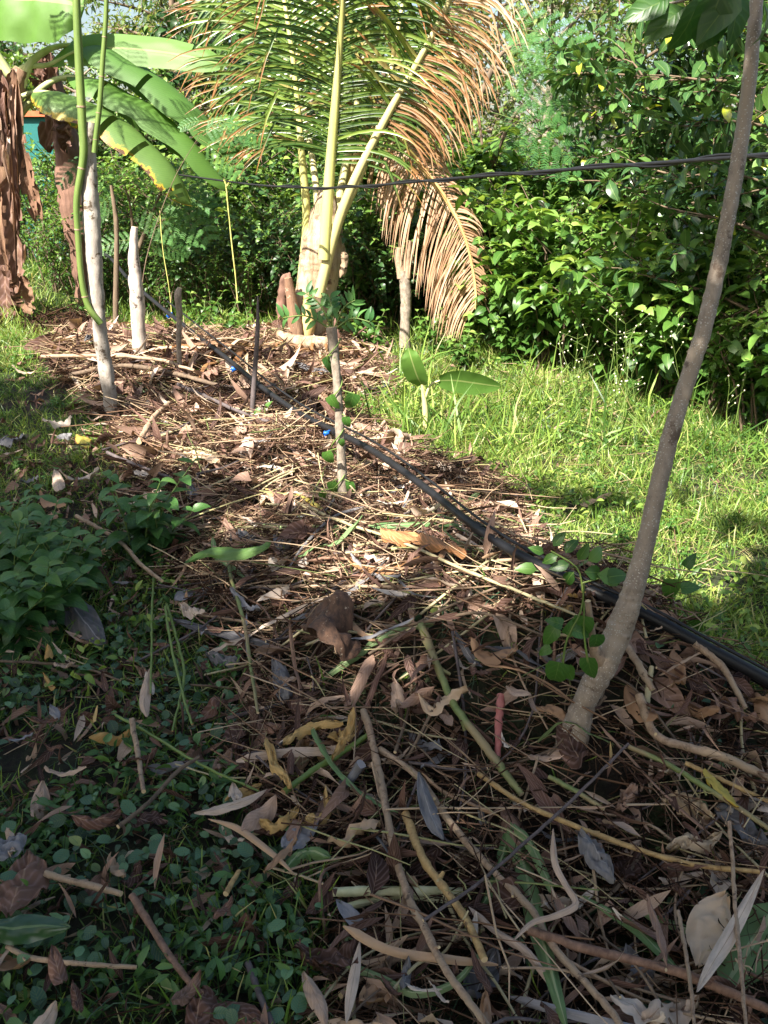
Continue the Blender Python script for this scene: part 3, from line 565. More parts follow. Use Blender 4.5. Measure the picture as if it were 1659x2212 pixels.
# ------------------------------------------------------------------ coconut palm
YP = 8.75
base = G(690, 745); YP = base[1]
palm = thing('coconut_palm', 'young coconut palm with green and brown fronds standing in the mulch at the centre', 'palm tree', base)
def Pp(px, py, dy=0.): return P(px, py, YP + dy)
b = B()
tube(b, [Pp(662, 752), Pp(664, 700), Pp(676, 640), Pp(692, 575), Pp(700, 520), Pp(702, 465), Pp(706, 410)], [.17, .155, .16, .185, .18, .12, .06], 90, 36, .4, bump=.08, seed=5)
part(b, 'trunk', M['sheath'], palm)
def frond(name, pts, r0, r1, f0, nl, Lmax, matleaf, matrib, side, lift=.25, gravity=.55, wid=.024, tint=(.3, .7), t_end=1., droopn=0., sidesel=(1, -1), seed=0, kink=0., tslope=0.):
    g = np.random.default_rng(seed); rb = B(); c = tube(rb, pts, [r0, r0 * .8, r0 * .55, (r0 + r1) * .35, r1], 40, 9, .5, seed=seed)
    rib = part(rb, 'frond', matrib, palm)                                       # rachis carries its leaflets as a sub-part
    L = np.concatenate([[0], np.cumsum(np.linalg.norm(np.diff(c, axis=0), axis=1))]); tt = nrm(np.gradient(c, axis=0)); lb = B(); side = np.asarray(side, float)
    for sd in sidesel:
        for i in range(nl):
            u = f0 + (t_end - f0) * (i + g.uniform(-.2, .2)) / nl; u = min(max(u, 0), .995); s = u * L[-1]
            p = np.array([np.interp(s, L, c[:, a]) for a in range(3)]); t = nrm(np.array([np.interp(s, L, tt[:, a]) for a in range(3)]))
            sv = nrm(side - t * np.dot(side, t)) * sd; nv = nrm(np.cross(sv, t)) * sd
            v = (u - f0) / (t_end - f0); ln = Lmax * (.55 + .45 * math.sin(pi * min(1, .15 + v * .85)) ** .7) * (1 - .35 * max(0, v - .8) / .2) * g.uniform(.88, 1.08)
            d = nrm(sv * 1.0 + t * (.35 + .45 * v) + nv * (lift + g.normal(0, .15)) + t * g.normal(0, .12)); m = 8; q = p + sv * r0 * .25; cc = [q]; 
            if g.random() < .07: continue
            brk = g.random() < kink
            for w in range(m):
                d = nrm(d + np.array([0, 0, -1.]) * gravity * (.08 + .3 * (w / m) ** 1.3) + g.normal(0, .02, 3) + (np.array([0, 0, -1.]) * 1.6 if brk and w == 4 else 0)); q = q + d * ln / m; cc.append(q)
            cc = np.array(cc); dd = nrm(np.gradient(cc, axis=0)); ws = nrm(np.cross(dd, nv + .001)); nn = np.cross(ws, dd)
            pr = wid / 2 * np.array([.55, .95, 1, 1, .95, .85, .7, .45, .06]) * g.uniform(.8, 1.15)
            V = np.stack([cc - ws * pr[:, None], cc - nn * pr[:, None] * .5, cc + ws * pr[:, None]], 1).reshape(-1, 3)
            UV = np.stack([np.tile([0, .5, 1.], m + 1), np.repeat(np.linspace(0, 1, m + 1), 3)], -1)
            Fc = np.array([[k * 3 + j, k * 3 + j + 1, (k + 1) * 3 + j + 1, (k + 1) * 3 + j] for k in range(m) for j in (0, 1)])
            lb.add(V, Fc, UV, float(np.clip(g.uniform(*tint) + tslope * v + .09 * g.normal(), 0, 1)))
    subpart(lb, 'leaflets', matleaf, rib); return rib
# big upright green frond in front
f1 = frond('f1', [Pp(700, 560, -.28), Pp(710, 400, -.30), Pp(722, 250, -.32), Pp(733, 110, -.38), Pp(741, -20, -.5), Pp(745, -180, -.75), Pp(740, -360, -1.2)], .050, .012, .25, 86, .98, M['palm'], M['midrib'], (1, .05, 0), lift=.12, gravity=.85, wid=.023, tint=(.0, .9), seed=1, kink=.2)
f2 = frond('f2', [Pp(716, 520, .0), Pp(735, 420, .03), Pp(757, 300, .1), Pp(782, 160, .2), Pp(798, 20, .3), Pp(806, -130, .4), Pp(800, -280, .4)], .042, .012, .36, 44, 1.0, M['palm'], M['petiole'], (1, -.2, 0), lift=.2, gravity=.9, wid=.021, tint=(.1, .8), seed=2)
f3 = frond('f3', [Pp(688, 640, -.24), Pp(724, 500, -.27), Pp(770, 380, -.32), Pp(842, 240, -.36), Pp(905, 130, -.42), Pp(955, 35, -.5), Pp(1000, -60, -.6), Pp(1040, -150, -.7)], .048, .012, .50, 80, .74, M['palm_brown'], M['petiole'], (.65, .1, -.75), lift=.1, gravity=1.15, wid=.0155, tint=(0, .6), tslope=.5, seed=3, sidesel=(1,), kink=.35)
f3b = frond('f3b', [Pp(842, 240, -.34), Pp(905, 130, -.40), Pp(955, 35, -.48), Pp(1000, -60, -.58), Pp(1040, -150, -.7)], .03, .012, .02, 30, .6, M['palm'], M['rib_brown'], (.8, .1, -.6), lift=.1, gravity=.35, wid=.03, tint=(.4, 1), seed=4, sidesel=(-1,))
f4 = frond('f4', [Pp(708, 520, .12), Pp(760, 360, .1), Pp(820, 270, .05), Pp(862, 290, -.02), Pp(915, 365, -.1), Pp(970, 440, -.15), Pp(1008, 520, -.18), Pp(1026, 610, -.18), Pp(1028, 668, -.18)], .04, .008, .42, 110, .80, M['palm_tan'], M['rib_brown'], (-.9, .1, -.3), lift=.0, gravity=1.3, wid=.0125, tint=(.2, 1), seed=5, sidesel=(1,))
f4b = frond('f4b', [Pp(845, 262, -.1), Pp(905, 350, -.14), Pp(965, 430, -.17), Pp(1005, 515, -.2), Pp(1025, 600, -.2), Pp(1030, 660, -.2)], .015, .006, .05, 60, .26, M['palm_tan'], M['rib_brown'], (.9, .1, .3), lift=.0, gravity=.9, wid=.014, tint=(.0, .6), seed=6, sidesel=(1,))
f5 = frond('f5', [Pp(648, 640, .05), Pp(662, 480, .02), Pp(652, 340, -.02), Pp(645, 250, 0), Pp(633, 130, .05), Pp(615, 10, .1), Pp(590, -100, .2)], .042, .012, .45, 46, 1.0, M['palm'], M['midrib'], (1, 0, 0), lift=.1, gravity=.6, wid=.026, tint=(.2, 1), seed=7, kink=.25)
f6 = frond('f6', [Pp(720, 500, -.15), Pp(765, 405, -.12), Pp(800, 320, -.05), Pp(830, 230, .05), Pp(850, 120, .15), Pp(870, 0, .25), Pp(880, -120, .35)], .042, .01, .3, 34, .85, M['palm'], M['petiole'], (1, .2, -.2), lift=.15, gravity=.8, wid=.026, tint=(.3, 1), seed=8)
f7 = frond('f7', [Pp(712, 500, .1), Pp(745, 380, .2), Pp(770, 250, .4), Pp(800, 200, .5), Pp(850, 260, .55), Pp(890, 360, .55), Pp(905, 450, .5)], .035, .008, .45, 40, .7, M['palm_brown'], M['rib_brown'], (1, .1, -.1), lift=0, gravity=1.2, wid=.02, tint=(.2, 1), seed=9)
f8 = frond('f8', [Pp(690, 520, .15), Pp(680, 380, .35), Pp(650, 220, .6), Pp(600, 100, .9), Pp(540, 20, 1.1), Pp(470, -30, 1.3)], .035, .008, .35, 46, 1.0, M['palm'], M['petiole'], (.6, 0, .8), lift=.1, gravity=.7, wid=.028, tint=(0, .5), seed=10)
for o, l in ((f1, 'tall green frond with pale yellow midrib'), (f3, 'brown frond arching to the upper right'), (f4, 'dead tan frond hanging down to the right')): o['label'] = l
# dry leaf bases
for pts, w, m, s in ((([600, 690], [606, 640], [612, 600], [628, 590]), .085, 'pseudo_red', 1), (([640, 735], [636, 690], [628, 640], [622, 600]), .07, 'rib', 2), (([735, 600], [742, 560], [738, 545]), .055, 'sheath', 3)):
    b = B()
    q = [Pp(*a, -.25) for a in pts]
    if m == 'rib': tube(b, q, [.07, .05, .03], 14, 9, .4, bump=.15); o = part(b, 'leaf_base', M['pseudo'], palm)
    else: sheet(b, q, w, (1, -.3, .1), 26, 5, 1.0, .1, .5, crum=.2, seed=s, tears=9); o = part(b, 'leaf_base', M[m], palm)
b = B(); tube(b, [Pp(600, 722, -.3), Pp(640, 738, -.36), Pp(690, 742, -.36), Pp(738, 736, -.3)], [.035, .06, .06, .03], 18, 9, .3, bump=.2, seed=4); part(b, 'leaf_base', M['sheath'], palm)
b = B(); tube(b, [Pp(660, 735, -.2), Pp(665, 700, -.2), Pp(662, 640, -.2)], [.06, .07, .02], 14, 9, .3, bump=.2, seed=6); part(b, 'leaf_base', M['rib_brown'], palm)

# ------------------------------------------------------------------ banana plant on the left
YB = 8.2
bb_ = G(15, 690); YB = bb_[1]
ban = thing('banana_plant', 'banana plant with broad arching leaves and a brown flaking stem at the left edge', 'banana plant', bb_)
def Pb(px, py, dy=0.): return P(px, py, YB + dy)
b = B(); tube(b, [Pb(-5, 705), Pb(-2, 600), Pb(2, 450), Pb(8, 320), Pb(30, 200), Pb(48, 150)], [.20, .17, .14, .11, .09, .06], 60, 20, .4, bump=.12, seed=9); part(b, 'pseudostem', M['pseudo'], ban)
for pts, w, sg, sd in ((([30, 150], [38, 260], [60, 380], [75, 480]), .10, .5, 1), (([20, 380], [30, 480], [38, 560], [30, 640]), .16, .6, 2), (([40, 590], [58, 640], [66, 680]), .12, .5, 3), (([5, 560], [14, 640], [20, 700]), .14, .5, 4), (([55, 330], [80, 420], [92, 475]), .07, .8, 5), (([0, 150], [8, 250], [4, 360]), .12, .6, 6)):
    b = B(); sheet(b, [Pb(*q, -.22) for q in pts], w, (1, -.2, 0), 20, 5, sg, .05, rng.uniform(.1, .5), crum=.22, tears=14, seed=sd); o = part(b, 'dead_leaf', M['pseudo'] if sd % 2 else M['dryleaf'], ban)
for k_ in range(16):
    x0_ = rng.uniform(-12, 38); y0_ = rng.uniform(120, 420); l_ = rng.uniform(90, 260); b = B(); sheet(b, [Pb(x0_, y0_, -.2), Pb(x0_ + rng.normal(2, 6), y0_ + l_ * .4, -.27), Pb(x0_ + rng.normal(6, 10), y0_ + l_, -.25)], rng.uniform(.02, .055), (1, rng.normal(0, .6), 0), 24, 3, rng.uniform(.4, 1.2), .05, rng.uniform(.1, .9), crum=.3, seed=k_, prof=lambda s: (1 - s) ** .5 + .12); part(b, 'dead_leaf', M['dryleaf'] if k_ % 3 else M['pseudo'], ban)
def bleaf(mid, w, side, sag, mat, pet, seed, tint=.5, n=40, tears=2, dys=None, wav=.12):
    lf = B(); m = len(mid); dys = dys or [0] * m
    pts = [Pb(q[0], q[1], dys[i]) for i, q in enumerate(mid)]
    sheet(lf, pts, w, side, n, 7, sag, wav, tint, seed=seed, tears=tears, crum=.03, prof=lambda s: np.minimum(1, (s * 5 + .12)) * np.clip(1 - s ** 5, 0, 1) ** .55)
    o = part(lf, 'leaf', mat, ban); pb = B()
    tube(pb, [Pb(q[0], q[1], dys[0]) for q in pet] + pts[:2], [.04, .028, .02, .016], 16, 8, .5); subpart(pb, 'petiole', M['banana_petiole'], o); return o
bleaf([(105, 140), (170, 108), (260, 104), (350, 112), (430, 126), (486, 142)], .14, (0, .45, .9), (.15, .15), M['banana'], [(10, 240), (45, 150)], 1, .9, dys=[0, -.1, -.2, -.25, -.3, -.3], wav=.05)
bleaf([(170, 98), (240, 108), (320, 150), (400, 212), (460, 272), (520, 326)], .30, (.15, -.8, .5), (.3, 1.2), M['banana'], [(30, 260), (60, 150), (110, 105)], 2, .3, dys=[0, -.1, -.15, -.2, -.2, -.2])
bleaf([(147, 166), (228, 178), (290, 208), (350, 246), (423, 313), (502, 412)], .29, (.2, -.8, .5), (.3, 1.2), M['banana'], [(40, 250), (90, 190)], 3, .6, dys=[-.05, -.15, -.2, -.25, -.3, -.3])
bleaf([(74, 200), (130, 204), (190, 220), (276, 266), (342, 325), (395, 390), (416, 447)], .32, (.2, -.75, .5), (.25, 1.25), M['banana_dead'], [(0, 260), (20, 225)], 4, .3, dys=[-.1, -.25, -.3, -.4, -.45, -.5, -.5], tears=6)
bleaf([(-60, -10), (0, -8), (70, -4), (130, 2), (182, 14)], .33, (0, .3, .95), (.2, .3), M['banana'], [(20, 160), (-40, 60)], 5, .9, dys=[0, -.2, -.3, -.4, -.4])
bleaf([(-200, 40), (-100, 0), (-40, 20), (30, 60)], .3, (0, -.8, .6), .5, M['banana'], [(20, 160), (-100, 60)], 6, .4, dys=[0, 0, .2, .3])
b = B(); tube(b, [Pb(40, 300), Pb(42, 200), Pb(55, 150), Pb(80, 120), (Pb(110, 102))], [.045, .035, .025, .02], 14, 8, .5); part(b, 'petiole', M['banana_petiole'], ban)

# older banana stem behind
p0 = G(160, 668); b = B(); t = thing('banana_stump', 'dead reddish brown banana stem behind the banana leaves, hung with dry leaves', 'banana stem', p0)
Y0 = p0[1] + .1; tube(b, [P(186, 672, Y0), P(182, 560, Y0), P(160, 440, Y0), P(148, 330, Y0), P(128, 240, Y0), P(108, 120, Y0)], [.10, .12, .15, .14, .09, .04], 50, 14, .4, bump=.15, seed=14); part(b, 'pseudostem', M['pseudo_red'], t)
for pts, w, sd in ((([108, 110], [104, 180], [110, 250], [104, 330]), .14, 1), (([130, 230], [150, 280], [140, 330]), .11, 2), (([95, 120], [84, 200]), .1, 3)):
    b = B(); sheet(b, [P(*q, Y0 - .2) for q in pts], w, (1, -.2, 0), 16, 5, .7, .3, .3, crum=.5, tears=6, seed=sd + 40); part(b, 'dead_leaf', M['dryleaf'], t)

# teal shed wall and rusty tin glimpsed between the stems
def box(b, c, s, rz=0):
    c = np.array(c); s = np.array(s) / 2; V = np.array([[x, y, z] for x in (-1, 1) for y in (-1, 1) for z in (-1, 1)]) * s; R_ = np.array([[math.cos(rz), -math.sin(rz), 0], [math.sin(rz), math.cos(rz), 0], [0, 0, 1]])
    b.add(V @ R_.T + c, [[0, 1, 3, 2], [4, 6, 7, 5], [0, 4, 5, 1], [2, 3, 7, 6], [0, 2, 6, 4], [1, 5, 7, 3]])
q = P(90, 285, 11.6); t = thing('shed', 'teal painted shed wall glimpsed behind the banana stems', 'shed', (q[0], 11.6, hz(q[0], 11.6)))
zb = float(hz(q[0], 11.6)); b = B(); box(b, (q[0], 11.6, (zb + q[2] + .15) / 2), (.62, .08, q[2] + .15 - zb)); part(b, 'wall', M['teal'], t, False)
b = B(); box(b, (q[0], 11.85, q[2] + .19), (.75, .7, .06)); part(b, 'roof', M['rust'], t, False)

# ------------------------------------------------------------------ stakes and posts
def stake(name, label, pts, rad, mat, cat='stake', bump=.12, sides=14, Y=None, seed=0, n=50):
    g = G(*pts[0][:2]); Yb = g[1] if Y is None else Y; t = thing(name, label, cat, g); b = B()
    q = [P(p[0], p[1], Yb + (p[2] if len(p) > 2 else 0)) for p in pts]; q[0] = q[0] - np.array([0, 0, .06]); tube(b, q, rad, n, sides, .4, bump=bump, seed=seed); part(b, 'trunk', mat, t); return t, Yb
t, Y1 = stake('sprouting_stake', 'pale cut stake at left carrying two tall green shoots', [(243, 905), (232, 820), (214, 700), (203, 560), (196, 430), (190, 330), (191, 264)], [.038, .041, .041, .045, .045, .043, .048], M['whitebark'], seed=21, n=90)
r_ = .018
for pts, rad in ((([218, 700], [190, 660], [176, 600], [168, 500], [166, 430], [180, 340], [178, 270], [172, 160], [165, 0], [160, -200]), [.018, .018, .0165, .0165, .018, .021, .022, .022, .020, .018]), (([204, 330], [208, 290], [216, 220], [222, 130], [229, 30], [233, -150]), [.015, .014, .014, .013, .012, .01])):
    b = B(); q = [P(*p, Y1 - .05) for p in pts]; tube(b, q, rad, 60, 10, .5); o = part(b, 'shoot', M['greenstem'], t)
    nb = B(); cc = spline(q, 60)
    for i in range(9, 58, 11): tube(nb, [cc[i] - (cc[i + 1] - cc[i]) * .12, cc[i] + (cc[i + 1] - cc[i]) * .12], [float(np.interp(i / 60, np.linspace(0, 1, len(rad)), rad)) * 1.12] * 2, 3, 10, .5)
    subpart(nb, 'leaf_scar', M['tanstick'], o)
t2, _ = stake('white_stake', 'bright white sunlit stake with black scars left of centre', [(303, 775), (300, 720), (296, 640), (292, 600), (289, 555), (289, 515), (291, 490)], [.044, .045, .048, .044, .034, .028, .02], M['whitebark_pink'], seed=23)
stake('brown_stake', 'thin brown stake standing between the two pale stakes', [(249, 742), (250, 640), (252, 540), (250, 470), (240, 400)], [.023, .023, .021, .019, .012], M['brownbark'], seed=24)
stake('slender_stake', 'thin grey stake with a pale broken top under the black pipe', [(388, 822), (386, 740), (387, 690), (384, 640), (389, 622)], [.016, .016, .018, .024, .015], M['mossbark'], seed=25, bump=.2)
stake('iron_rod', 'thin dark pointed rod upright beside the black pipe', [(541, 918), (548, 840), (556, 720), (557, 640)], [.014, .014, .012, .004], M['darkstick'], cat='rod', seed=26, bump=.05)
t, _ = stake('cut_stake', 'forked brown stake with cut tops right of the palm under the hanging frond', [(874, 765), (876, 690), (876, 620), (870, 585)], [.05, .045, .045, .04], M['mossbark'], seed=27)
for pts in (([868, 600], [860, 560], [862, 535]), ([878, 600], [880, 560], [884, 520])):
    b = B(); tube(b, [P(*p, _) for p in pts], [.04, .03, .025], 12, 9, .3, bump=.1); part(b, 'branch', M['tanstick'], t)
stake('shaded_stake', 'short pale stake half hidden behind the palm trunk', [(726, 742, .9), (728, 680, .9), (731, 600, .9), (733, 562, .9)], [.03, .025, .024, .024], M['mossbark'], seed=28)
t, Yc = stake('planted_stake', 'slim grey stake in the centre foreground with vine leaves and a leafy sprig', [(741, 1115), (740, 1050), (736, 960), (732, 880), (726, 800), (716, 706)], [.024, .020, .018, .0175, .017, .021], M['mossbark'], seed=29, n=80)
# its sprig and vine leaves
lb = B(); sb = B()
spT = [leafT(5, .33, 'ov', .2, d, 2, .03, k) for k, d in enumerate((.3, .6))]
hT = [leafT(6, .62, 'heart', .2, d, 4, .04, k) for k, d in enumerate((.4, .7))]
def leafat(b, px, py, Y, size, ang, T=None, tint=.5, face=(0, -1, .5)):
    """a leaf whose base is at the given place, pointing at screen angle ang (deg, 0=right, 90=up)"""
    a = R(ang); d = np.array([[math.cos(a), -.15, math.sin(a)]]); leaves(b, T or hT, [P(px, py, Y)], d, np.array([face]) + rnd(1, .15), np.array([size]), np.array([tint]))
lb = B()
for px, py, a, s in ((704, 770, -80, .13), (712, 855, -60, .10), (764, 850, -95, .13), (748, 900, -80, .09), (706, 975, -95, .11), (695, 1060, -100, .09), (718, 1040, -85, .11), (755, 1040, -80, .12), (760, 1080, -70, .09), (712, 1075, -95, .08), (735, 950, -60, .06)):
    leafat(lb, px, py, Yc - .03 + rng.uniform(-.05, .05), s * .72, a + rng.normal(0, 20), tint=rng.uniform(.0, .6), face=(rng.normal(0, .6), -1, .4)); part(lb, 'vine_leaf', M['vine'], t); lb = B(); tube(sb, [P(735, py - 8, Yc), P(px, py, Yc - .03)], [.003, .002], 4, 4, .4, cap=False)
cs = []
for i in range(60): u = i / 59; cs.append(P(740 - 15 * u - 4, 1110 - 380 * u, Yc) + .026 * np.array([math.cos(u * 25), math.sin(u * 25), 0]))
tube(sb, cs, .003, 120, 4, .4, cap=False); part(sb, 'vine_stem', M['greenstem'], t)
lb = B(); sb = B()
for a0, ln in ((160, .2), (120, .2), (95, .15), (20, .15), (60, .17)):
    a = R(a0); q0 = P(720, 715, Yc); e = q0 + np.array([math.cos(a), rng.uniform(-.3, .3), math.sin(a) * .8]) * ln; c = tube(sb, [q0, (q0 + e) / 2 + [0, 0, .03], e], [.004, .003, .002], 10, 4, .5, cap=False)
    for i in range(2, 10):
        for s in (1, -1):
            if rng.random() < .3: continue
            dd = nrm(c[9] - c[0]); sv = np.array([-dd[2], 0, dd[0]]) * s; leaves(lb, spT, [c[i]], np.array([sv + dd * .7]), np.array([[0, -1, .6]]) + rnd(1, .3), np.array([rng.uniform(.04, .065)]), np.array([rng.uniform(0, 1)]))
part(lb, 'sprig_leaf', M['feather'], t); part(sb, 'sprig_stem', M['greenstem'], t)

# leaning sapling on the right
g0 = G(1232, 1612); Ys = g0[1]
sap = thing('leaning_sapling', 'tall slim grey sapling leaning right across the photo, speckled with white dots', 'sapling', g0)
SP = [(1228, 1625, 0), (1262, 1520, 0), (1300, 1440, 0), (1342, 1350, .02), (1368, 1270, .03), (1395, 1170, .05), (1436, 990, .09), (1476, 850, .12), (1520, 710, .15), (1555, 560, .18), (1585, 400, .2), (1610, 240, .23), (1628, 80, .25), (1636, -60, .28), (1640, -300, .3)]
b = B(); tube(b, [P(p[0], p[1], Ys + p[2]) for p in SP], [.040, .027, .033, .031, .025, .021, .0195, .0185, .018, .0175, .0165, .0155, .0145, .0135, .011], 260, 22, .4, bump=.06, seed=33, nodes=19, nodamp=.03, wob=.03); part(b, 'trunk', M['greybark'], sap)
b = B(); tube(b, [P(1300, 1440, Ys), P(1283, 1400, Ys - .03), P(1276, 1350, Ys - .05), P(1270, 1298, Ys - .06)], [.022, .012, .009, .006], 16, 9, .4, bump=.12, seed=3); part(b, 'branch_stub', M['tanstick'], sap)
b = B()
c_ = P(1345, 1330, Ys - .015); th = np.linspace(0, 2 * pi, 16, endpoint=False)
lb = B(); sb = B()
for px, py, a, s, dy in ((1600, -20, 225, .11, -.1), (1560, -20, 250, .12, -.1), (1510, -10, 260, .11, 0), (1480, 15, 215, .10, .1), (1450, -5, 200, .10, .1), (1530, 10, 210, .09, .2), (1650, 10, 300, .09, .2), (1590, -30, 280, .11, .1), (1440, 10, 240, .08, .2), (1600, 10, 200, .07, .1)):
    leafat(lb, px, py, Ys + dy, s, a, T=ovT, tint=rng.uniform(0, .4), face=(.3, -.6, .7))
tube(sb, [P(1634, -40, Ys + .25), P(1560, -40, Ys + .1), P(1480, 0, Ys + .1), P(1420, 10, Ys + .2)], [.006, .004, .002], 12, 5, .4); part(sb, 'branch', M['greybark'], sap); part(lb, 'foliage', M['vine'], sap)
# vine and seedling at the sapling's foot
def little(name, label, items, mat, Y, T=None, cat='vine', stems=(), group=None):
    g = P(items[0][0], items[0][1], Y); t = thing(name, label, cat, (g[0], g[1], hz(g[0], g[1])), group); lb = B(); sb = B()
    for it in items: lb = B(); leafat(lb, it[0], it[1], Y + (it[4] if len(it) > 4 else 0), it[3], it[2], T=T, tint=rng.uniform(.0, .7), face=(rng.normal(0, .4), -1, .7)); part(lb, 'leaf', mat, t)
    for s in stems: tube(sb, [P(*(list(q) + [Y])[:2], Y) for q in s], [.003, .002], 10, 5, .4)
    part(sb, 'stem', M['greenstem'], t); return t
little('climbing_vine', 'heart leaved vine hanging at the foot of the leaning sapling', [(1208, 1430, -100, .09), (1222, 1370, 60, .05), (1238, 1360, -20, .05), (1215, 1350, 150, .045), (1262, 1330, -95, .08), (1200, 1355, -120, .06), (1270, 1420, -80, .07), (1190, 1400, 200, .04), (1290, 1370, -90, .06), (1222, 1440, -60, .05)], M['vine'], Ys - .08, stems=[[(1215, 1440), (1225, 1380), (1255, 1320), (1262, 1260)], [(1270, 1430), (1262, 1370), (1262, 1300)]])
little('seedling', 'small seedling with paired pale green leaves beside the black pipe', [(1175, 1195, 150, .045), (1195, 1180, 60, .05), (1205, 1200, 200, .05), (1222, 1195, 70, .055), (1230, 1218, 190, .055), (1248, 1210, 60, .055), (1262, 1235, 0, .07), (1270, 1212, 40, .065), (1290, 1240, -10, .085), (1300, 1250, 20, .08), (1240, 1235, 230, .06), (1160, 1230, 170, .06)], M['hedge'], Ys + .25, T=ovT, cat='seedling', stems=[[(1262, 1330), (1258, 1270), (1245, 1225), (1190, 1190)], [(1255, 1260), (1300, 1248)]])
little('trailing_vine', 'heart leaved vine under the black pipe right of the sapling', [(1450, 1250, -90, .08), (1455, 1330, -100, .07), (1470, 1270, 10, .06), (1500, 1330, -70, .06), (1520, 1360, -80, .06), (1480, 1225, 60, .05)], M['vine'], Ys + .3, stems=[[(1440, 1360), (1450, 1300), (1470, 1240)], [(1500, 1400), (1510, 1340), (1480, 1270)]])
little('weed', 'single stalk weed with dark heart leaves near the sunlit mulch', [(570, 1180 - 260, -90, .06), (580, 905, -40, .05), (562, 885, 200, .05), (575, 880, 60, .05)], M['vine'], G(572, 930)[1], stems=[[(572, 935), (572, 880)]])

# young banana sucker
g0 = G(920, 935); Yn = g0[1]; t = thing('banana_sucker', 'small young banana plant with two fresh leaves in the grass', 'banana plant', g0)
b = B(); tube(b, [P(921, 938, Yn), P(918, 880, Yn), P(912, 830, Yn)], [.022, .018, .01], 14, 9, .5); part(b, 'pseudostem', M['petiole'], t)
b = B(); sheet(b, [P(912, 832, Yn), P(902, 815, Yn - .05), P(890, 780, Yn - .1), P(882, 752, Yn - .1)], .075, (1, -.3, 0), 16, 4, .2, .05, .9, seed=1, prof=lambda s: np.sin(pi * np.clip(s * .93 + .05, 0, 1)) ** .7); part(b, 'leaf', M['banana'], t)
b = B(); sheet(b, [P(948, 822, Yn), P(985, 822, Yn), P(1030, 828, Yn), P(1080, 835, Yn)], .085, (0, -.4, 1), 20, 4, .15, .05, .7, seed=2, prof=lambda s: np.sin(pi * np.clip(s * .9 + .08, 0, 1)) ** .6); part(b, 'leaf', M['banana'], t)
b = B(); tube(b, [P(918, 860, Yn), P(930, 832, Yn), P(950, 822, Yn)], [.012, .008, .006], 8, 6, .5); part(b, 'petiole', M['petiole'], t)

# ------------------------------------------------------------------ irrigation pipe, cables, ties
def pp(px, py, Y): return P(px, py, Y)
pipe = [(60, 526, 10.2), (150, 530, 10.2), (225, 548, 10.1), (280, 605, 9.8), (350, 665, 9.2), (430, 728, 8.6), (500, 782, 7.6), (560, 832, 7.0), (640, 888, 6.2), (720, 930, 5.7), (790, 965, 5.3), (860, 1010, 4.9), (940, 1070, 4.4), (1010, 1125, 4.0), (1090, 1180, 3.65), (1180, 1228, 3.35), (1280, 1278, 3.1), (1400, 1330, 2.9), (1520, 1395, 2.7), (1659, 1470, 2.5), (1850, 1580, 2.3)]
pipe = [(x, y, min(Y, G(x, y, .17 if x < 1000 else .11)[1]) if x > 500 else Y) for x, y, Y in pipe]; pipe = [(x, y, min(Y, G(x, y, .26 if x < 620 else .1)[1]) if i > 2 else Y) for i, (x, y, Y) in enumerate(pipe)]
Yp = np.array([q[2] for q in pipe]); xp = np.arange(len(Yp)); inv = np.polyval(np.polyfit(xp, 1 / Yp, 4), xp); Yf = 1 / inv; Yf = Yf * float(np.clip(np.min(Yp / Yf), .975, 1)); Yf = np.where(np.array([q[0] for q in pipe]) > 1150, np.maximum(Yf, Ys + .09 + .16 * sstep((1700 - np.array([q[0] for q in pipe])) / 500.)), Yf); Yf = np.convolve(np.pad(Yf, 1, mode='reflect', reflect_type='odd'), [.25, .5, .25], 'valid'); Yf = Yf - np.array([.09 if 480 < q[0] < 1120 else (.04 if q[0] <= 1200 else 0) for q in pipe]); Yf = np.convolve(np.pad(Yf, 1, mode='reflect', reflect_type='odd'), [.25, .5, .25], 'valid'); pipe = [(q[0], q[1], y_) for q, y_ in zip(pipe, Yf)]
t = thing('irrigation_pipe', 'thick black irrigation pipe running diagonally down the bank', 'pipe', G(1180, 1240)); b = B()
tube(b, [pp(*q) for q in pipe], [.015, .015, .015, .014, .013, .015, .017], 200, 12, .5); part(b, 'pipe', M['pipe'], t)
for px, py in ((1035, 1143), (725, 933), (1320, 1295), (560, 832)):
    Y = float(np.interp(px, [q[0] for q in pipe], [q[2] for q in pipe])); i = min(range(len(pipe) - 1), key=lambda k: abs(pipe[k][0] - px)); d = nrm(pp(*pipe[i + 1]) - pp(*pipe[i])); c = pp(px, py, Y); b = B(); tube(b, [c - d * .022, c + d * .022], [.0185, .0185], 3, 12, .5); part(b, 'coupling', M['pipe'], t)
b = B(); tube(b, [pp(x + 12, y - 14, Y - .02) for x, y, Y in pipe[4:]], [.006, .0045, .004], 140, 7, .5); tube(b, [pp(x + 6, y + 14 * min(1, i / 4), Y + .04) for i, (x, y, Y) in enumerate(pipe[14:])], [.004, .009, .012], 70, 8, .5)
solo(b, 'thin_hose', M['pipe'], 'thin black hose tied along the thick irrigation pipe', 'hose')
wire = [(300, 365, 8.4), (440, 385, 8.0), (560, 400, 7.5), (690, 406, 6.9), (800, 401, 6.2), (950, 388, 5.4), (1150, 372, 4.6), (1400, 354, 3.8), (1659, 334, 3.1), (1900, 310, 2.6)]
b = B(); tube(b, [pp(*q) for q in wire], [.007, .0075, .008, .008], 160, 8, .5); c = spline([pp(*q) for q in wire], 160)
tube(b, c[40:] + np.stack([np.zeros(120), .011 * np.cos(np.arange(120) * .35), .012 * np.sin(np.arange(120) * .35)], -1), .0052, 120, 6, .5, smoothp=False)
solo(b, 'overhead_hose', M['pipe'], 'twisted black hose strung across the scene in front of the palm', 'hose')
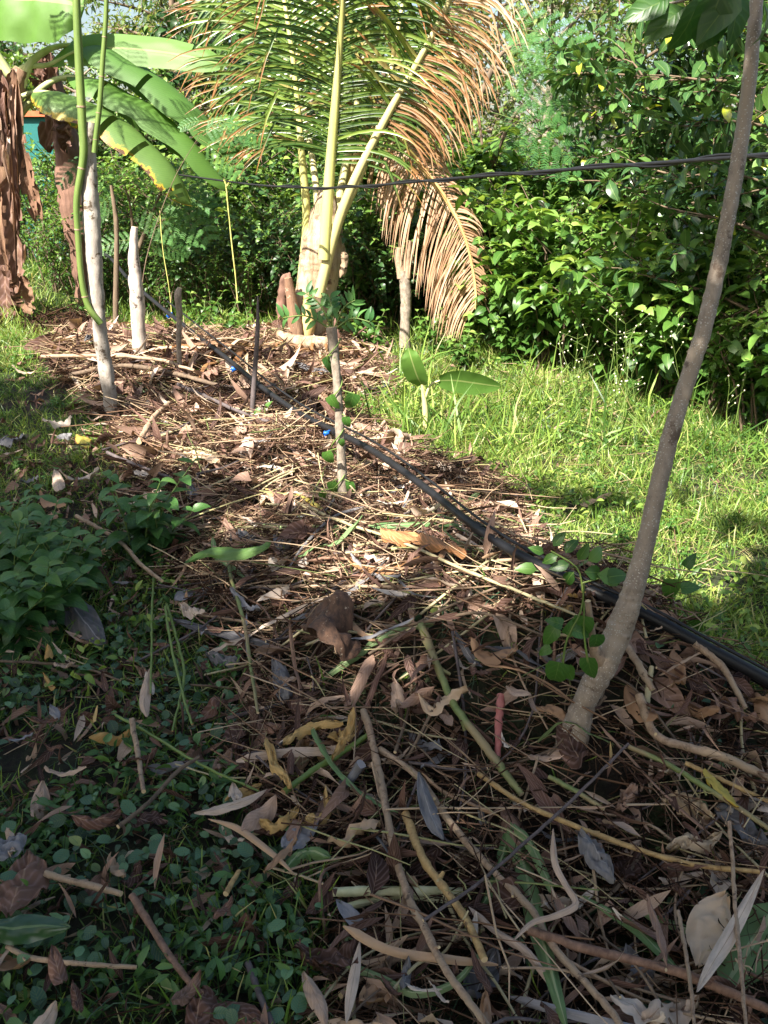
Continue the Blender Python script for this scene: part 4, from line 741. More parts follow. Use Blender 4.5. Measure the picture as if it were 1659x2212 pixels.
for n_, (px, py, l) in enumerate(((705, 934, 'blue plastic clip on the pipe beside the centre stake'), (1212, 1240, 'blue plastic clip on the pipe under the seedling leaves'), (505, 795, 'small blue plastic clip on the pipe near the thin rod'), (366, 680, 'blue plastic clip at the far upper end of the pipe'))):
    i = min(range(len(pipe) - 1), key=lambda k: abs(pipe[k][0] - px)); Y = pipe[i][2] - .03; b = B(); c = P(px, py, Y); s = .0022 * Y + .004
    tube(b, [c - [s, 0, 0], c - [0, 0, s * .3], c + [s, 0, 0]], [s * .7, s * .9, s * .6], 8, 9, .5, bump=.15, seed=n_); tube(b, [c, c + [s * 1.2, -.01, s * .9]], [s * .35, s * .3], 4, 7, .5); tube(b, [c, c + [-s * .6, 0, -s * 1.3]], [s * .35, s * .3], 4, 7, .5)
    solo(b, 'pipe_clip', M['blue'], l, 'clip')
b = B(); tube(b, [pp(487, 390, 7.8), pp(492, 440, 7.8), pp(500, 520, 7.8), pp(508, 590, 7.8), pp(513, 650, 7.8)], .0055, 40, 5, .5, bump=.3); tube(b, [pp(484, 388, 7.8), pp(490, 402, 7.78), pp(496, 390, 7.8)], .006, 8, 5, .5); solo(b, 'string', M['string'], 'pale yellow string hanging from the black hose by the banana leaf tip', 'string')
b = B(); tube(b, [pp(345, 455, 8.3), pp(352, 540, 8.3), pp(365, 620, 8.3), pp(372, 690, 8.3)], .004, 30, 5, .5, bump=.3); solo(b, 'string', M['string'], 'yellowish vine string hanging behind the thin grey stake', 'string')

# ------------------------------------------------------------------ feathery (bipinnate) leaves
def feather_leaf(b, p0, d0, L, tint, up=(0, 0, 1.), g=None, np_=7, pl=.34):
    d0 = nrm(np.array(d0, float)); n = np_ * 2 + 2; q = [np.array(p0, float)]; d = d0.copy()
    for i in range(n): d = nrm(d + [0, 0, -.045]); q.append(q[-1] + d * L / n)
    q = np.array(q); tube(b, q, [.0035, .0015], n, 4, tint, mat=1, cap=False); P_ = []; D_ = []; U_ = []
    for i in range(3, n, 2):
        t = nrm(q[i + 1] - q[i]); sv = nrm(np.cross(t, up)); nn = np.cross(sv, t); u = i / n
        for s in (1, -1):
            pd = nrm(sv * s + t * .55 + nn * .1); ln = L * pl * math.sin(pi * (.2 + .7 * u)); m = 15; pos = q[i] + pd[None] * ln * np.linspace(.05, 1, m)[:, None] + np.array([0, 0, -.12 * ln])[None] * np.linspace(0, 1, m)[:, None] ** 2
            sv2 = np.cross(pd, nn)
            for s2 in (1, -1): P_ += list(pos); D_ += [sv2 * s2 + pd * .5] * m; U_ += [nn] * m
    N_ = len(P_); leaves(b, ftT, P_, np.array(D_), np.array(U_) + rnd(N_, .15), np.full(N_, L * .043) * rng.uniform(.8, 1.1, N_), np.clip(tint + rng.normal(0, .1, N_), 0, 1))
ftT = leafT(1, .5, 'blade', 0, .1, 1); ftT[0][0, 0] = -.15; ftT[0][1, 0] = .15; ftT[0][2, 0] = -.09; ftT[0][3, 0] = .09
def feather_tree(label, base_px, Y, trunk, r, lv, group=None):
    g = P(*base_px, Y); t = thing('feathery_tree', label, 'tree', (g[0], g[1], hz(g[0], g[1])), group); tb = B(); fb = B()
    for tr in trunk: tube(tb, [P(q[0], q[1], Y + (q[2] if len(q) > 2 else 0)) for q in tr], [r, r * .6, r * .25], 16, 7, .4, bump=.1)
    for px, py, ang, L, dy in lv: a = R(ang); feather_leaf(fb, P(px, py, Y + dy), (math.cos(a), rng.uniform(-.35, .2), math.sin(a)), L, rng.uniform(.1, .9), up=(0, -.75, .65))
    part(tb, 'trunk', M['brownbark'], t); part(fb, 'foliage', [M['feather'], M['greenstem']], t); return t
feather_tree('feathery leaved sapling under the banana leaves behind the stakes', (292, 700), 8.9, [[(292, 700), (290, 600), (285, 470), (270, 400)], [(290, 560), (330, 460), (360, 380)]], .025,
    [(270, 400, 150, .5, 0), (270, 400, 30, .5, -.2), (275, 420, 190, .5, 0), (280, 430, -20, .55, -.3), (330, 420, 10, .6, -.2), (340, 400, 40, .5, 0), (340, 410, -25, .65, -.3), (350, 390, -5, .6, .1), (350, 440, -50, .5, -.2), (240, 420, 215, .45, -.1), (300, 520, 170, .4, -.1), (310, 520, 0, .4, -.2), (200, 340, 200, .4, 0)])
feather_tree('feathery leaved branch reaching over the palm tips at the upper right', (1080, 760), 9.6, [[(1080, 760), (1060, 500), (1040, 300), (1010, 60)], [(1050, 380), (1110, 250), (1150, 220)], [(1040, 200), (1090, 110), (1180, 90)]], .03,
    [(1060, 130, 20, .85, 0), (1090, 110, 5, .9, -.2), (1100, 140, -25, .8, 0), (1060, 180, 10, .8, .1), (1150, 225, -5, .6, 0), (1050, 240, -10, 1.1, -.2), (1060, 300, -25, .9, 0), (1080, 300, 10, .6, .1), (1050, 70, 10, 1.0, -.1)])
feather_tree('feathery twig crossing in front of the longest banana leaf', (445, 700), 7.7, [[(300, 705), (316, 560), (370, 400), (432, 290)]], .006, [(425, 285, 15, .42, 0), (430, 300, -25, .4, 0), (440, 262, 175, .2, 0), (470, 262, -2, .42, -.1), (440, 285, 40, .25, 0)])
t = thing('feathery_tree', 'tall feathery tree beyond the left edge whose fronds dapple the banana leaves', 'tree', (-4.6, 6.2, float(hz(-4.6, 6.2)))); tb = B(); fb = B()
tube(tb, [[-4.6, 6.2, .1], [-4.5, 6.2, 2], [-4.2, 6.1, 3.6], [-3.8, 6, 4.6]], [.07, .06, .04, .02], 20, 8, .4, bump=.1)
for i in range(15):
    tg = np.array(P(rng.uniform(60, 470), rng.uniform(90, 400), YB - .2)) + SUN * rng.uniform(2.0, 3.2); o = np.array([-4.0, 6.05, 4.1]) + rnd(1, .1)[0]
    if i % 2 == 0: tube(tb, [o, (o + tg) / 2 + [0, 0, .15], tg], [.02, .012, .006], 8, 5, .4, cap=False)
    feather_leaf(fb, tg, (rng.normal(.5, .6), rng.normal(0, .6), rng.normal(0, .2)), rng.uniform(.45, .7), rng.random())
part(tb, 'trunk', M['brownbark'], t); part(fb, 'foliage', [M['feather'], M['greenstem']], t)
#@@PART3
# ------------------------------------------------------------------ unseen shade trees behind the photographer, crowns shaped to cast the wanted shade
LITSPOTS = [  # photograph positions of the sunlit ground: x, y, rx, ry, strength
 (620, 765, 440, 90, 1.1), (80, 710, 160, 60, .9), (150, 800, 120, 30, .6), (400, 810, 200, 30, .5), (1050, 850, 330, 75, 1.0), (1200, 930, 330, 90, .95), (1420, 990, 240, 80, .8), (1560, 1130, 150, 170, .6), (1120, 1130, 180, 90, .65), (1280, 1260, 120, 50, .6), (1400, 1200, 120, 120, .55), (870, 870, 160, 50, .8),
 (480, 965, 220, 70, 1.1), (420, 930, 140, 40, .5), (720, 1010, 190, 70, .95), (900, 1170, 150, 60, 1.1), (620, 1150, 170, 40, .6), (760, 1240, 260, 60, .55), (1020, 1250, 160, 60, .5), (860, 1440, 120, 50, .45), (950, 1080, 180, 60, .5), (1250, 1060, 150, 60, .45), (1100, 1330, 140, 60, .3), (60, 880, 80, 50, .45), (1050, 970, 200, 50, .5), (640, 1330, 120, 50, .3), (1620, 1390, 80, 60, .4), (330, 740, 220, 70, 1.0), (300, 850, 150, 30, .6), (200, 960, 70, 30, .4)]
def lit(x, y):
    z = hz(x, y); px, py = proj(x, y, z); v = np.zeros_like(x)
    for a, c, rx, ry, s in LITSPOTS: v = np.maximum(v, s * np.clip(1.35 - np.sqrt(((px - a) / rx) ** 2 + ((py - c) / ry) ** 2), 0, .35) / .35)
    far = y > 8.0; v = np.where(far, 1.0, v); v = np.where((px > 1659) & (y > 3.6), np.maximum(v, .7), v); v = np.where((px < 0) & (y > 6.5), np.maximum(v, .8), v); return v
n = 62000; x = rng.uniform(-4.8, 4.6, n); y = rng.uniform(-1.2, 8.4, n); cov = 1 - lit(x, y)
keep = (.62 * vnoise(x, y, .42, 61) + .38 * vnoise(x, y, .16, 62)) < cov * 1.02 - .03
x2 = rng.uniform(-3, 3.2, 22000); y2 = rng.uniform(.2, 4.2, 22000); k2 = lit(x2, y2) < .12; x = np.concatenate([x[keep], x2[k2]]); y = np.concatenate([y[keep], y2[k2]]); n = len(x); hgt = rng.uniform(3.3, 5.4, n); t_ = hgt / SUN[2]  # second leaf layer added to deepen the foreground shade
pos = np.stack([x, y, hz(x, y)], -1) + SUN[None] * t_[:, None]
ok = ~((pos[:, 1] > 0) & (pos[:, 2] < 1.9 + .22 * pos[:, 1])); pos = pos[ok]; n = len(pos)
trunks = [(-3.6, -3.2, 'shade tree with a crown shaped for its shade behind the viewpoint on the left'), (.9, -3.6, 'shade tree with a crown shaped for its shade directly behind the viewpoint'), (-5.2, 1.2, 'shade tree with a crown shaped for its shade left of the viewpoint')]
d2 = np.array([[(p[0] - a) ** 2 + (p[1] - c) ** 2 for a, c, _l in trunks] for p in pos]); own = d2.argmin(1)
for k, (a, c, lab) in enumerate(trunks):
    t = thing('shade_tree', lab, 'tree', (a, c, float(hz(a, c)))); tb = B(); z0 = float(hz(a, c)); top = np.array([a, c, z0 + 3.2])
    tube(tb, [[a, c, z0 - .1], [a + .1, c, z0 + 1.6], top], [.16, .12, .09], 16, 10, .4, bump=.1); q = pos[own == k]; ce = []
    for i in range(16):
        e = q[rng.integers(len(q))]; tube(tb, [top - [0, 0, .5], (top + e) / 2 + [0, 0, .35], e], [.05, .03, .01], 10, 6, .4, cap=False)
    part(tb, 'trunk', M['brownbark'], t); fb = B(); m = len(q); d = rnd(m); d[:, 2] *= .4; up = rnd(m, .35) + SUN[None]
    leaves(fb, smT, q, d, up, rng.uniform(.10, .19, m), rng.random(m)); part(fb, 'crown', M['far'], t)

# ------------------------------------------------------------------ fallen sticks
def gp(px, py, h=.05): return G(px, py, h)
def px_r(px, py): p = G(px, py, .05); return float(np.linalg.norm(p - [0, 0, CAMH])) / F
STK = [
 ('stick', 'long jointed tan stick curving down the middle foreground', 'tanstick', [(785, 1535), (800, 1580), (815, 1650), (825, 1700), (850, 1830), (880, 1930), (915, 2000), (960, 2090), (1010, 2160), (1060, 2225)], 8, 12, .10),
 ('stick', 'long tan stick running from mid foreground to the bottom right', 'tanstick', [(820, 1618), (902, 1677), (956, 1754), (1044, 1860), (1145, 1961), (1186, 2032), (1246, 2103), (1317, 2180), (1350, 2230)], 7.5, 10, .09),
 ('stick', 'short thick caramel stick lying between the two long tan sticks', 'caramel', [(876, 1757), (914, 1854), (956, 1913), (1009, 1990), (1047, 2073)], 9, 5, .10),
 ('stick', 'thin dark purplish stick crossing over the tan sticks', 'darkstick', [(914, 1988), (1033, 1908), (1163, 1795), (1246, 1718), (1358, 1606)], 3.6, 0, .13),
 ('stick', 'thick red brown stick at the lower right', 'redstick', [(1142, 2008), (1269, 2050), (1447, 2094), (1553, 2132), (1680, 2190)], 9.5, 0, .10),
 ('stick', 'green mottled stick left of the leaning sapling base', 'greenstick', [(909, 1350), (945, 1440), (985, 1530), (1040, 1600), (1080, 1655), (1127, 1716)], 9, 7, .09),
 ('stick', 'orange brown bent stick below the sapling base', 'caramel', [(1033, 1671), (1121, 1730), (1240, 1783), (1387, 1837), (1506, 1869), (1640, 1883)], 5.5, 5, .11),
 ('stick', 'green stem sloping down to the right edge', 'greenstick', [(1358, 1612), (1447, 1653), (1535, 1707), (1600, 1748), (1680, 1805)], 5.5, 6, .11),
 ('stick', 'short green stem beneath the sapling base', 'greenstick', [(1186, 1677), (1245, 1710), (1305, 1748)], 5, 3, .09),
 ('stick', 'thick tan branch with grey bark below the pipe at right', 'tanstick', [(1320, 1350), (1370, 1420), (1410, 1490)], 9, 2, .10),
 ('stick', 'smooth tan branch lying at the upper right of the litter', 'tanstick', [(1380, 1500), (1415, 1585), (1488, 1615), (1565, 1636), (1680, 1690)], 9, 4, .11),
 ('stick', 'short pinkish red stick near the middle of the litter', 'pinkstick', [(1082, 1500), (1078, 1560), (1075, 1635)], 8, 3, .07),
 ('stick', 'slim upright green and tan stem leaning left of the husk', 'greenstick', [(492, 1205), (500, 1255), (515, 1300), (530, 1360), (542, 1440), (557, 1540)], 4.2, 6, .10),
 ('stick', 'green crossed stem, longer of two thin bare stems at left', 'greenstem', [(357, 1310), (370, 1395), (395, 1500), (415, 1565)], 3, 8, .10),
 ('stick', 'green crossed stem, shorter of two thin bare stems at left', 'greenstem', [(360, 1305), (390, 1410), (397, 1470), (372, 1580)], 3, 8, .08),
 ('stick', 'thin green stem hanging straight left of the crossed stems', 'greenstem', [(332, 1240), (328, 1330), (327, 1420), (325, 1500)], 2.4, 6, .10),
 ('stick', 'brown twig rising through the left hand herbs', 'tanstick', [(165, 1115), (220, 1145), (265, 1175), (300, 1215), (350, 1255)], 4.5, 4, .14),
 ('stick', 'long thin cane slanting across the mulch below the centre stake', 'reed_dull', [(640, 1085), (745, 1130), (856, 1166), (1021, 1238), (1131, 1282), (1260, 1335)], 3.6, 9, .10),
 ('stick', 'straight brown stick lying level under the green cut leaves', 'tanstick', [(555, 1268), (700, 1266), (905, 1268)], 4, 4, .07),
 ('stick', 'dark thin stick in the shaded grass left of the mulch', 'darkstick', [(232, 978), (290, 1003), (350, 1025), (405, 1052)], 4.2, 0, .09),
 ('stick', 'grey curved twig lying across the mulch under the pipe', 'twig', [(700, 1295), (820, 1350), (930, 1342), (1040, 1325), (1180, 1375)], 3.6, 0, .09),
 ('stick', 'dark fibrous strip lying slantwise in the lower left weeds', 'redstick', [(285, 1934), (325, 1999), (380, 2084), (428, 2142)], 7, 0, .07),
 ('stick', 'pale thin curved stick low in the lower left corner', 'tanstick', [(15, 2044), (55, 2065), (100, 2074), (200, 2084), (295, 2089)], 5, 0, .07),
 ('stick', 'grey brown curved bark strip at the left among round leaves', 'tanstick', [(98, 1887), (150, 1902), (200, 1914), (262, 1931)], 7, 0, .07),
 ('stick', 'short orange tan stub standing among the round leaves', 'caramel', [(487, 1931), (502, 1905), (517, 1881)], 6, 0, .07),
 ('stick', 'thick pale green reed stub pointing left, upper of two', 'reed', [(719, 1928), (780, 1926), (843, 1925), (1000, 1925)], 10, 3, .07),
 ('stick', 'pale green reed stub pointing left, lower of two', 'reed', [(737, 1962), (855, 1937), (985, 1948)], 7, 3, .05),
 ('stick', 'yellow green stem running down to the bottom edge', 'greenstick', [(745, 1994), (750, 2044), (762, 2109), (765, 2225)], 5, 4, .06),
 ('stick', 'green stalk of the crumpled yellow leaves', 'greenstem', [(612, 1712), (665, 1672), (715, 1640), (795, 1588)], 7, 4, .09),
 ('stick', 'long brown twig lying level in the left shade, upper one', 'twig', [(0, 1428), (80, 1432), (170, 1440), (260, 1470)], 3, 0, .06),
 ('stick', 'grey twig bundle stick crossing the lower left litter', 'twig', [(255, 1786), (320, 1735), (385, 1665), (430, 1635)], 4.5, 0, .10),
 ('stick', 'upright broken grey twig in the left litter', 'tanstick', [(285, 1555), (298, 1630), (310, 1710)], 6, 0, .09),
 ('stick', 'thin green stem slanting through the weeds at left centre', 'greenstem', [(250, 1545), (340, 1595), (430, 1650), (560, 1710)], 3.2, 0, .08),
 ('stick', 'brown stick along the ridge left of the pipe, nearer one', 'twig', [(150, 810), (260, 790), (370, 805), (500, 840)], 5, 0, .10),
 ('stick', 'brown stick along the ridge left of the pipe, farther one', 'tanstick', [(90, 770), (200, 768), (330, 775), (420, 800)], 4, 0, .12),
 ('stick', 'dark straight stick lying across the mulch by the thin rod', 'darkstick', [(385, 830), (470, 868), (560, 905), (660, 925)], 4, 0, .10),
 ('stick', 'pale knotted stick lying in the sunlit mulch', 'tanstick', [(300, 955), (330, 905), (365, 870)], 6, 5, .12),
 ('stick', 'brown stick with cut end lying under the green pointed leaf', 'redstick', [(540, 1195), (620, 1215), (720, 1205), (840, 1222)], 4, 0, .06),
 ('stick', 'tan cane with bark lying by the right edge below the pipe', 'tanstick', [(1500, 1390), (1560, 1440), (1610, 1530)], 7, 3, .09),
 ('stick', 'pale tan stick end poking up under the pipe at right', 'reed_dull', [(1395, 1530), (1402, 1480), (1408, 1440)], 7, 0, .09),
 ('stick', 'yellow cane near the right edge under the green stem', 'caramel', [(1480, 1648), (1560, 1685), (1680, 1740)], 4.5, 5, .10),
 ('stick', 'thin upright dead stalk at the far lower right', 'tanstick', [(1575, 1775), (1582, 1850), (1588, 1960), (1600, 2080), (1612, 2220)], 4, 6, .14),
 ('stick', 'thin dry stalk standing left of the pale leaf at lower right', 'tanstick', [(1465, 1968), (1478, 2040), (1492, 2130), (1500, 2220)], 4, 5, .12),
 ('stick', 'rust coloured strip beside the red brown stick', 'redstick', [(1460, 2010), (1500, 2040), (1560, 2075), (1659, 2120)], 4, 0, .07),
 ('stick', 'tan stick under the strap leaves lower centre', 'tanstick', [(735, 2150), (840, 2080), (960, 2035), (1045, 2005)], 8, 0, .05),
 ('stick', 'dark stick end pointing down near the bottom centre', 'darkstick', [(535, 2080), (560, 2145), (592, 2225)], 7, 0, .05)]
M['reed_dull'] = barkmat('dull_cane', (.28, .25, .14), (.45, .38, .22), 30, .6, stretch=8, bump=.2)
for name, lab, mat, pts, r, nd, h in STK:
    b = B(); q = [gp(x, y, h) for x, y in pts]; rr = [r * float(np.linalg.norm(p - [0, 0, CAMH])) / F * (.5 if 0 else .95) for p in q]; rr[-1] *= .8
    tube(b, q, rr, max(24, len(pts) * 7), 9, .4, bump=.16 if r > 4 else .06, nodes=nd, wob=.07 if r > 4 else .15, seed=len(lab) + int(pts[0][0])); o = solo(b, name, M[mat], lab, 'stick', 'fallen sticks')
    if r >= 5 and len(pts) > 3 and mat not in ('reed', 'pinkstick'):
        cc = spline(q, 30)
        for f in (6, 13, 21):
            if rng.random() < .35: continue
            dv = nrm(cc[f + 1] - cc[f] + rnd(1, .6)[0] * np.linalg.norm(cc[f + 1] - cc[f])); rr_ = rr[min(len(rr) - 1, f * len(rr) // 30)]; b = B(); tube(b, [cc[f], cc[f] + dv * rr_ * 1.6, cc[f] + dv * rr_ * rng.uniform(2.2, 4)], [rr_ * .75, rr_ * .5, rr_ * .4], 5, 7, .4, bump=.2, seed=f); part(b, 'branch_stub', M[mat], o)
# smaller scattered sticks, each one of its own
SMALL = ['twig', 'tanstick', 'redstick', 'darkstick', 'reed_dull']
zones = [(4.0, 9.0, 80, .0075), (2.3, 4.0, 95, .005), (1.1, 2.3, 80, .004)]
MN = {'twig': 'brown', 'tanstick': 'tan', 'redstick': 'reddish brown', 'darkstick': 'blackish', 'reed_dull': 'straw coloured'}
ZN = ['on the far sunlit part of the mulch bank', 'on the middle part of the mulch bank', 'in the shaded foreground litter']
for zi, (y0, y1, cnt, r) in enumerate(zones):
    x, y = scatter(-4, 4, y0, y1, 60, lambda x, y: inM(x, y) & (np.abs(x) < .15 + .43 * y)); sel = rng.permutation(len(x))[:cnt]
    for i in sel:
        m = SMALL[rng.integers(5)]; L_ = rng.uniform(.25, .6) * (.8 if y1 < 3 else 1.2); a = rng.normal(0, .8) if rng.random() < .7 else rng.uniform(0, 6.3)
        if y1 < 3: a = rng.uniform(0, 6.3)
        pts = []; bend = rng.normal(0, .12)
        for u in (-.5, -.15, .2, .5):
            X_ = x[i] + math.cos(a) * L_ * u - math.sin(a) * bend * L_ * (u * u * 4); Y_ = y[i] + math.sin(a) * L_ * u + math.cos(a) * bend * L_ * (u * u * 4); pts.append([X_, Y_, float(hz(X_, Y_)) + .05 + .05 * u * rng.normal() + .03 * rng.random()])
        b = B(); tube(b, pts, [r * rng.uniform(.7, 1.2), r * .6], 14, 6, .4, bump=.1, seed=int(i)); solo(b, 'twig', M[m], 'slim %s twig lying %s' % (MN[m], ZN[zi]), 'twig', '%s twigs %s' % (MN[m], ZN[zi]))

# ------------------------------------------------------------------ individual fallen leaves
def gleaf(name, lab, mat, pts, wpx, h=.06, sag=.3, crum=.35, tint=.5, side=None, prof=None, wav=.1, seed=0, cols=5, n=22, curl=None, roll=0.):
    """fallen leaf along ground points; wpx = half width in photograph units"""
    q = [gp(x, y, h + (curl[i] if curl else 0)) for i, (x, y) in enumerate(pts)]; w = wpx * float(np.linalg.norm(q[len(q) // 2] - [0, 0, CAMH])) / F
    d = nrm(q[-1] - q[0]); sd = np.cross(d, [0, -.35 + roll, 1.]) if side is None else np.array(side, float)
    b = B(); sheet(b, q, w, sd, n, cols, sag, .03, tint, seed=seed + int(pts[0][0]), crum=crum, prof=prof); return solo(b, name, M[mat], lab, 'leaf')
lens = lambda s: np.sin(pi * np.clip(s * .97 + .02, 0, 1)) ** .75
strp = lambda s: np.minimum(1, s * 8 + .2) * np.clip(1 - s ** 6, 0.05, 1) ** .6
